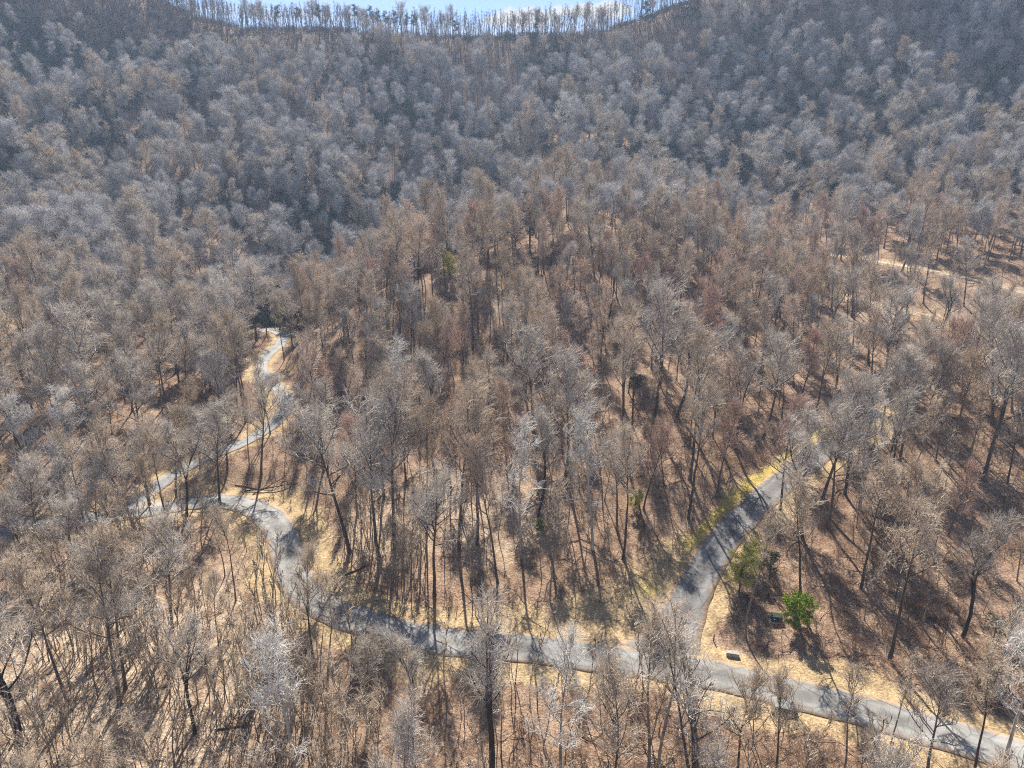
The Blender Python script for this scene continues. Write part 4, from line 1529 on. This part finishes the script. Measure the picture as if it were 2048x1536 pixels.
for k, (u0, v0, u1, v1, r0, lab, phrase) in enumerate((
    (690, 1152, 775, 1112, 0.13, "long fallen log lying aslant on leaves at the foot of the spur", "the long fallen log"),
    (490, 984, 600, 968, 0.15, "thick dark fallen trunk heaped above the road curve", "the heap of fallen trunks"),
    (505, 990, 575, 955, 0.12, "second dark fallen trunk crossing the thick one above the curve", None),
    (470, 972, 560, 984, 0.10, "thin fallen trunk under the heap above the road curve", None),
    (1740, 1032, 1800, 1052, 0.14, "fallen log among thin trees beyond the bright green shrub", None),
    (430, 1462, 500, 1450, 0.12, "short fallen log on pale leaves in the sapling stand", None),
    (1850, 690, 1905, 706, 0.15, "fallen log on the pale slope near the leaning tree", None),
)):
    a, b = at_pix(u0, v0), at_pix(u1, v1)
    c, dd = (a + b) / 2, b - a
    L = float(np.linalg.norm(dd))
    o = link("fallen_log", log_mesh(L, r0, 600 + k), None, (c[0], c[1], max(c[2], float(height_fast(c[0], c[1]))) + r0 * 0.7))
    o.rotation_euler = (0, -math.asin(max(-1, min(1, dd[2] / L))), math.atan2(dd[1], dd[0]))
    tag(o, lab, "log", "fallen trunks on the forest floor")
    if phrase:
        LAND.append((c[0], c[1], phrase))

# ---------------------------------------------------------------- labels that single out each tree
for (u, v, ph) in ((560, 1060, "the tight road curve"), (1340, 1300, "the road junction"), (1730, 838, "the top of the side road"), (1500, 1010, "the side road's yellow verge"), (1270, 1220, "the grassy corner"),
                   (545, 740, "the valley road's double bend"), (560, 668, "the valley road's upper end"), (330, 952, "the lower valley road"), (880, 1283, "the straight stretch of road"), (1900, 1478, "the road's bottom corner"),
                   (1880, 640, "the grass track"), (1850, 540, "the dirt track"), (40, 1058, "the main road's far end"), (230, 1330, "the pale clearing of saplings"), (920, 1010, "the spur's leaf patch"), (640, 1208, "the road's lower bend"),
                   (200, 700, "the western hollow"), (1250, 700, "the middle of the spur"), (900, 700, "the spur's western flank"), (1500, 600, "the spur's eastern flank")):
    p = at_pix(u, v)
    LAND.append((p[0], p[1], ph))
for t in single:
    if t['note'] and "massive" in t['note']:
        LAND.append((t['x'], t['y'], "the massive dark forked oak"))
    if t['note'] and "corner" in t['note'] and "bottom left" in t['note']:
        LAND.append((t['x'], t['y'], "the forked tree in the corner"))
    if t['note'] and "tall on the lower spur" in t['note']:
        LAND.append((t['x'], t['y'], "the spur's tall whitish tree"))
ORD = ["", "second ", "third ", "fourth ", "fifth ", "sixth ", "seventh ", "eighth ", "ninth ", "tenth ", "eleventh ", "twelfth "]
LOOK = {'oak': "grey round-crowned tree", 'warm_poplar': "straight brown-twigged tree", 'hill_oak': "ash-grey tree", 'poplar': "straight tan-twigged tree", 'forked': "dark forked tree", 'maple': "russet-twigged tree", 'beech': "tree holding withered tan leaves", 'sycamore': "whitish tree", 'pole': "slim short-crowned tree", 'stub': "stubby dark tree", 'pine': "dark pine"}


def label_all(items, look):
    groups = {}
    for t in items:
        d = [(math.hypot(t['x'] - a, t['y'] - b), i) for i, (a, b, _) in enumerate(LAND)]
        dm, i = min(d)
        a, b, ph = LAND[i]
        side = "beyond" if t['y'] - b > abs(t['x'] - a) else "in front of" if b - t['y'] > abs(t['x'] - a) else "beside"
        groups.setdefault((look(t), side, ph), []).append((dm, t))
    for (lk_, side, ph), lst in groups.items():
        lst.sort(key=lambda q: q[0])
        for k, (_, t) in enumerate(lst):
            o = "only " if len(lst) == 1 else "first " if k == 0 else ORD[k] if k < len(ORD) else "%dth " % (k + 1)
            t['obj']["label"] = "%s%s %s %s" % (o, lk_, side, ph)


def tree_look(t):
    sz = "tall " if t['h'] > 20 else "low " if t['h'] < 14.5 else "middling "
    return sz + LOOK[t['kind']]


label_all([t for t in single if not t['note']], tree_look)


def sap_look(t):
    H = SAP[t['k']][1] * t['s']
    sl = "leaning" if math.hypot(*t['lean']) > 0.065 else "upright"
    return ("tall " if H > 10.5 else "short " if H < 7.5 else "middling ") + sl + " bare sapling"


label_all([dict(t, note=None) for t in sap[:300]], sap_look)
# pines: by the part of the hillside they stand on
for (x, y, ph) in [(*at_pix(u, v)[:2], ph) for (u, v, ph) in ((70, 140, "the upper hillside ledge"), (290, 170, "the shaded hillside's pale rock"), (30, 370, "the low woods under the ledge"), (1350, 300, "the mouth of the hollow"), (1560, 280, "the slope above the hollow"),
                   (1930, 260, "the foot of the rock outcrop"), (1990, 160, "the top of the rock outcrop"), (1500, 385, "the shaded floor of the hollow"), (820, 240, "the middle of the far slope"), (1070, 470, "the spur top"), (560, 600, "the head of the valley"),
                   (250, 520, "the open woods on the shaded hillside"), (712, 70, "the west end of the skyline"), (912, 95, "the dip in the skyline"), (1290, 66, "the east end of the skyline"))]:
    LAND.append((x, y, ph))
label_all(pines, lambda t: ("flat-topped " if t['var'] > 1 else "") + ("tall " if t['h'] > 16.5 else "small ") + LOOK['pine'])

# ---------------------------------------------------------------- the air between the hills
hv = np.array([(x, y, z) for x in (-535, 535) for y in (-85, 715) for z in (-78, 260)], float)
hf = np.array([(0, 1, 3, 2), (4, 6, 7, 5), (0, 4, 5, 1), (2, 3, 7, 6), (0, 2, 6, 4), (1, 5, 7, 3)])
m_haze, nd, lk, out = mat("haze")
pv = nd.new("ShaderNodeVolumePrincipled")
pv.inputs["Color"].default_value = (0.52, 0.70, 1.0, 1)
pv.inputs["Density"].default_value = HAZE
pv.inputs["Anisotropy"].default_value = 0.2
lk.new(pv.outputs[0], out.inputs["Volume"])
hz = link("haze", mesh_from("haze", hv, hf, [m_haze], smooth=False))
tag(hz, kind='stuff')
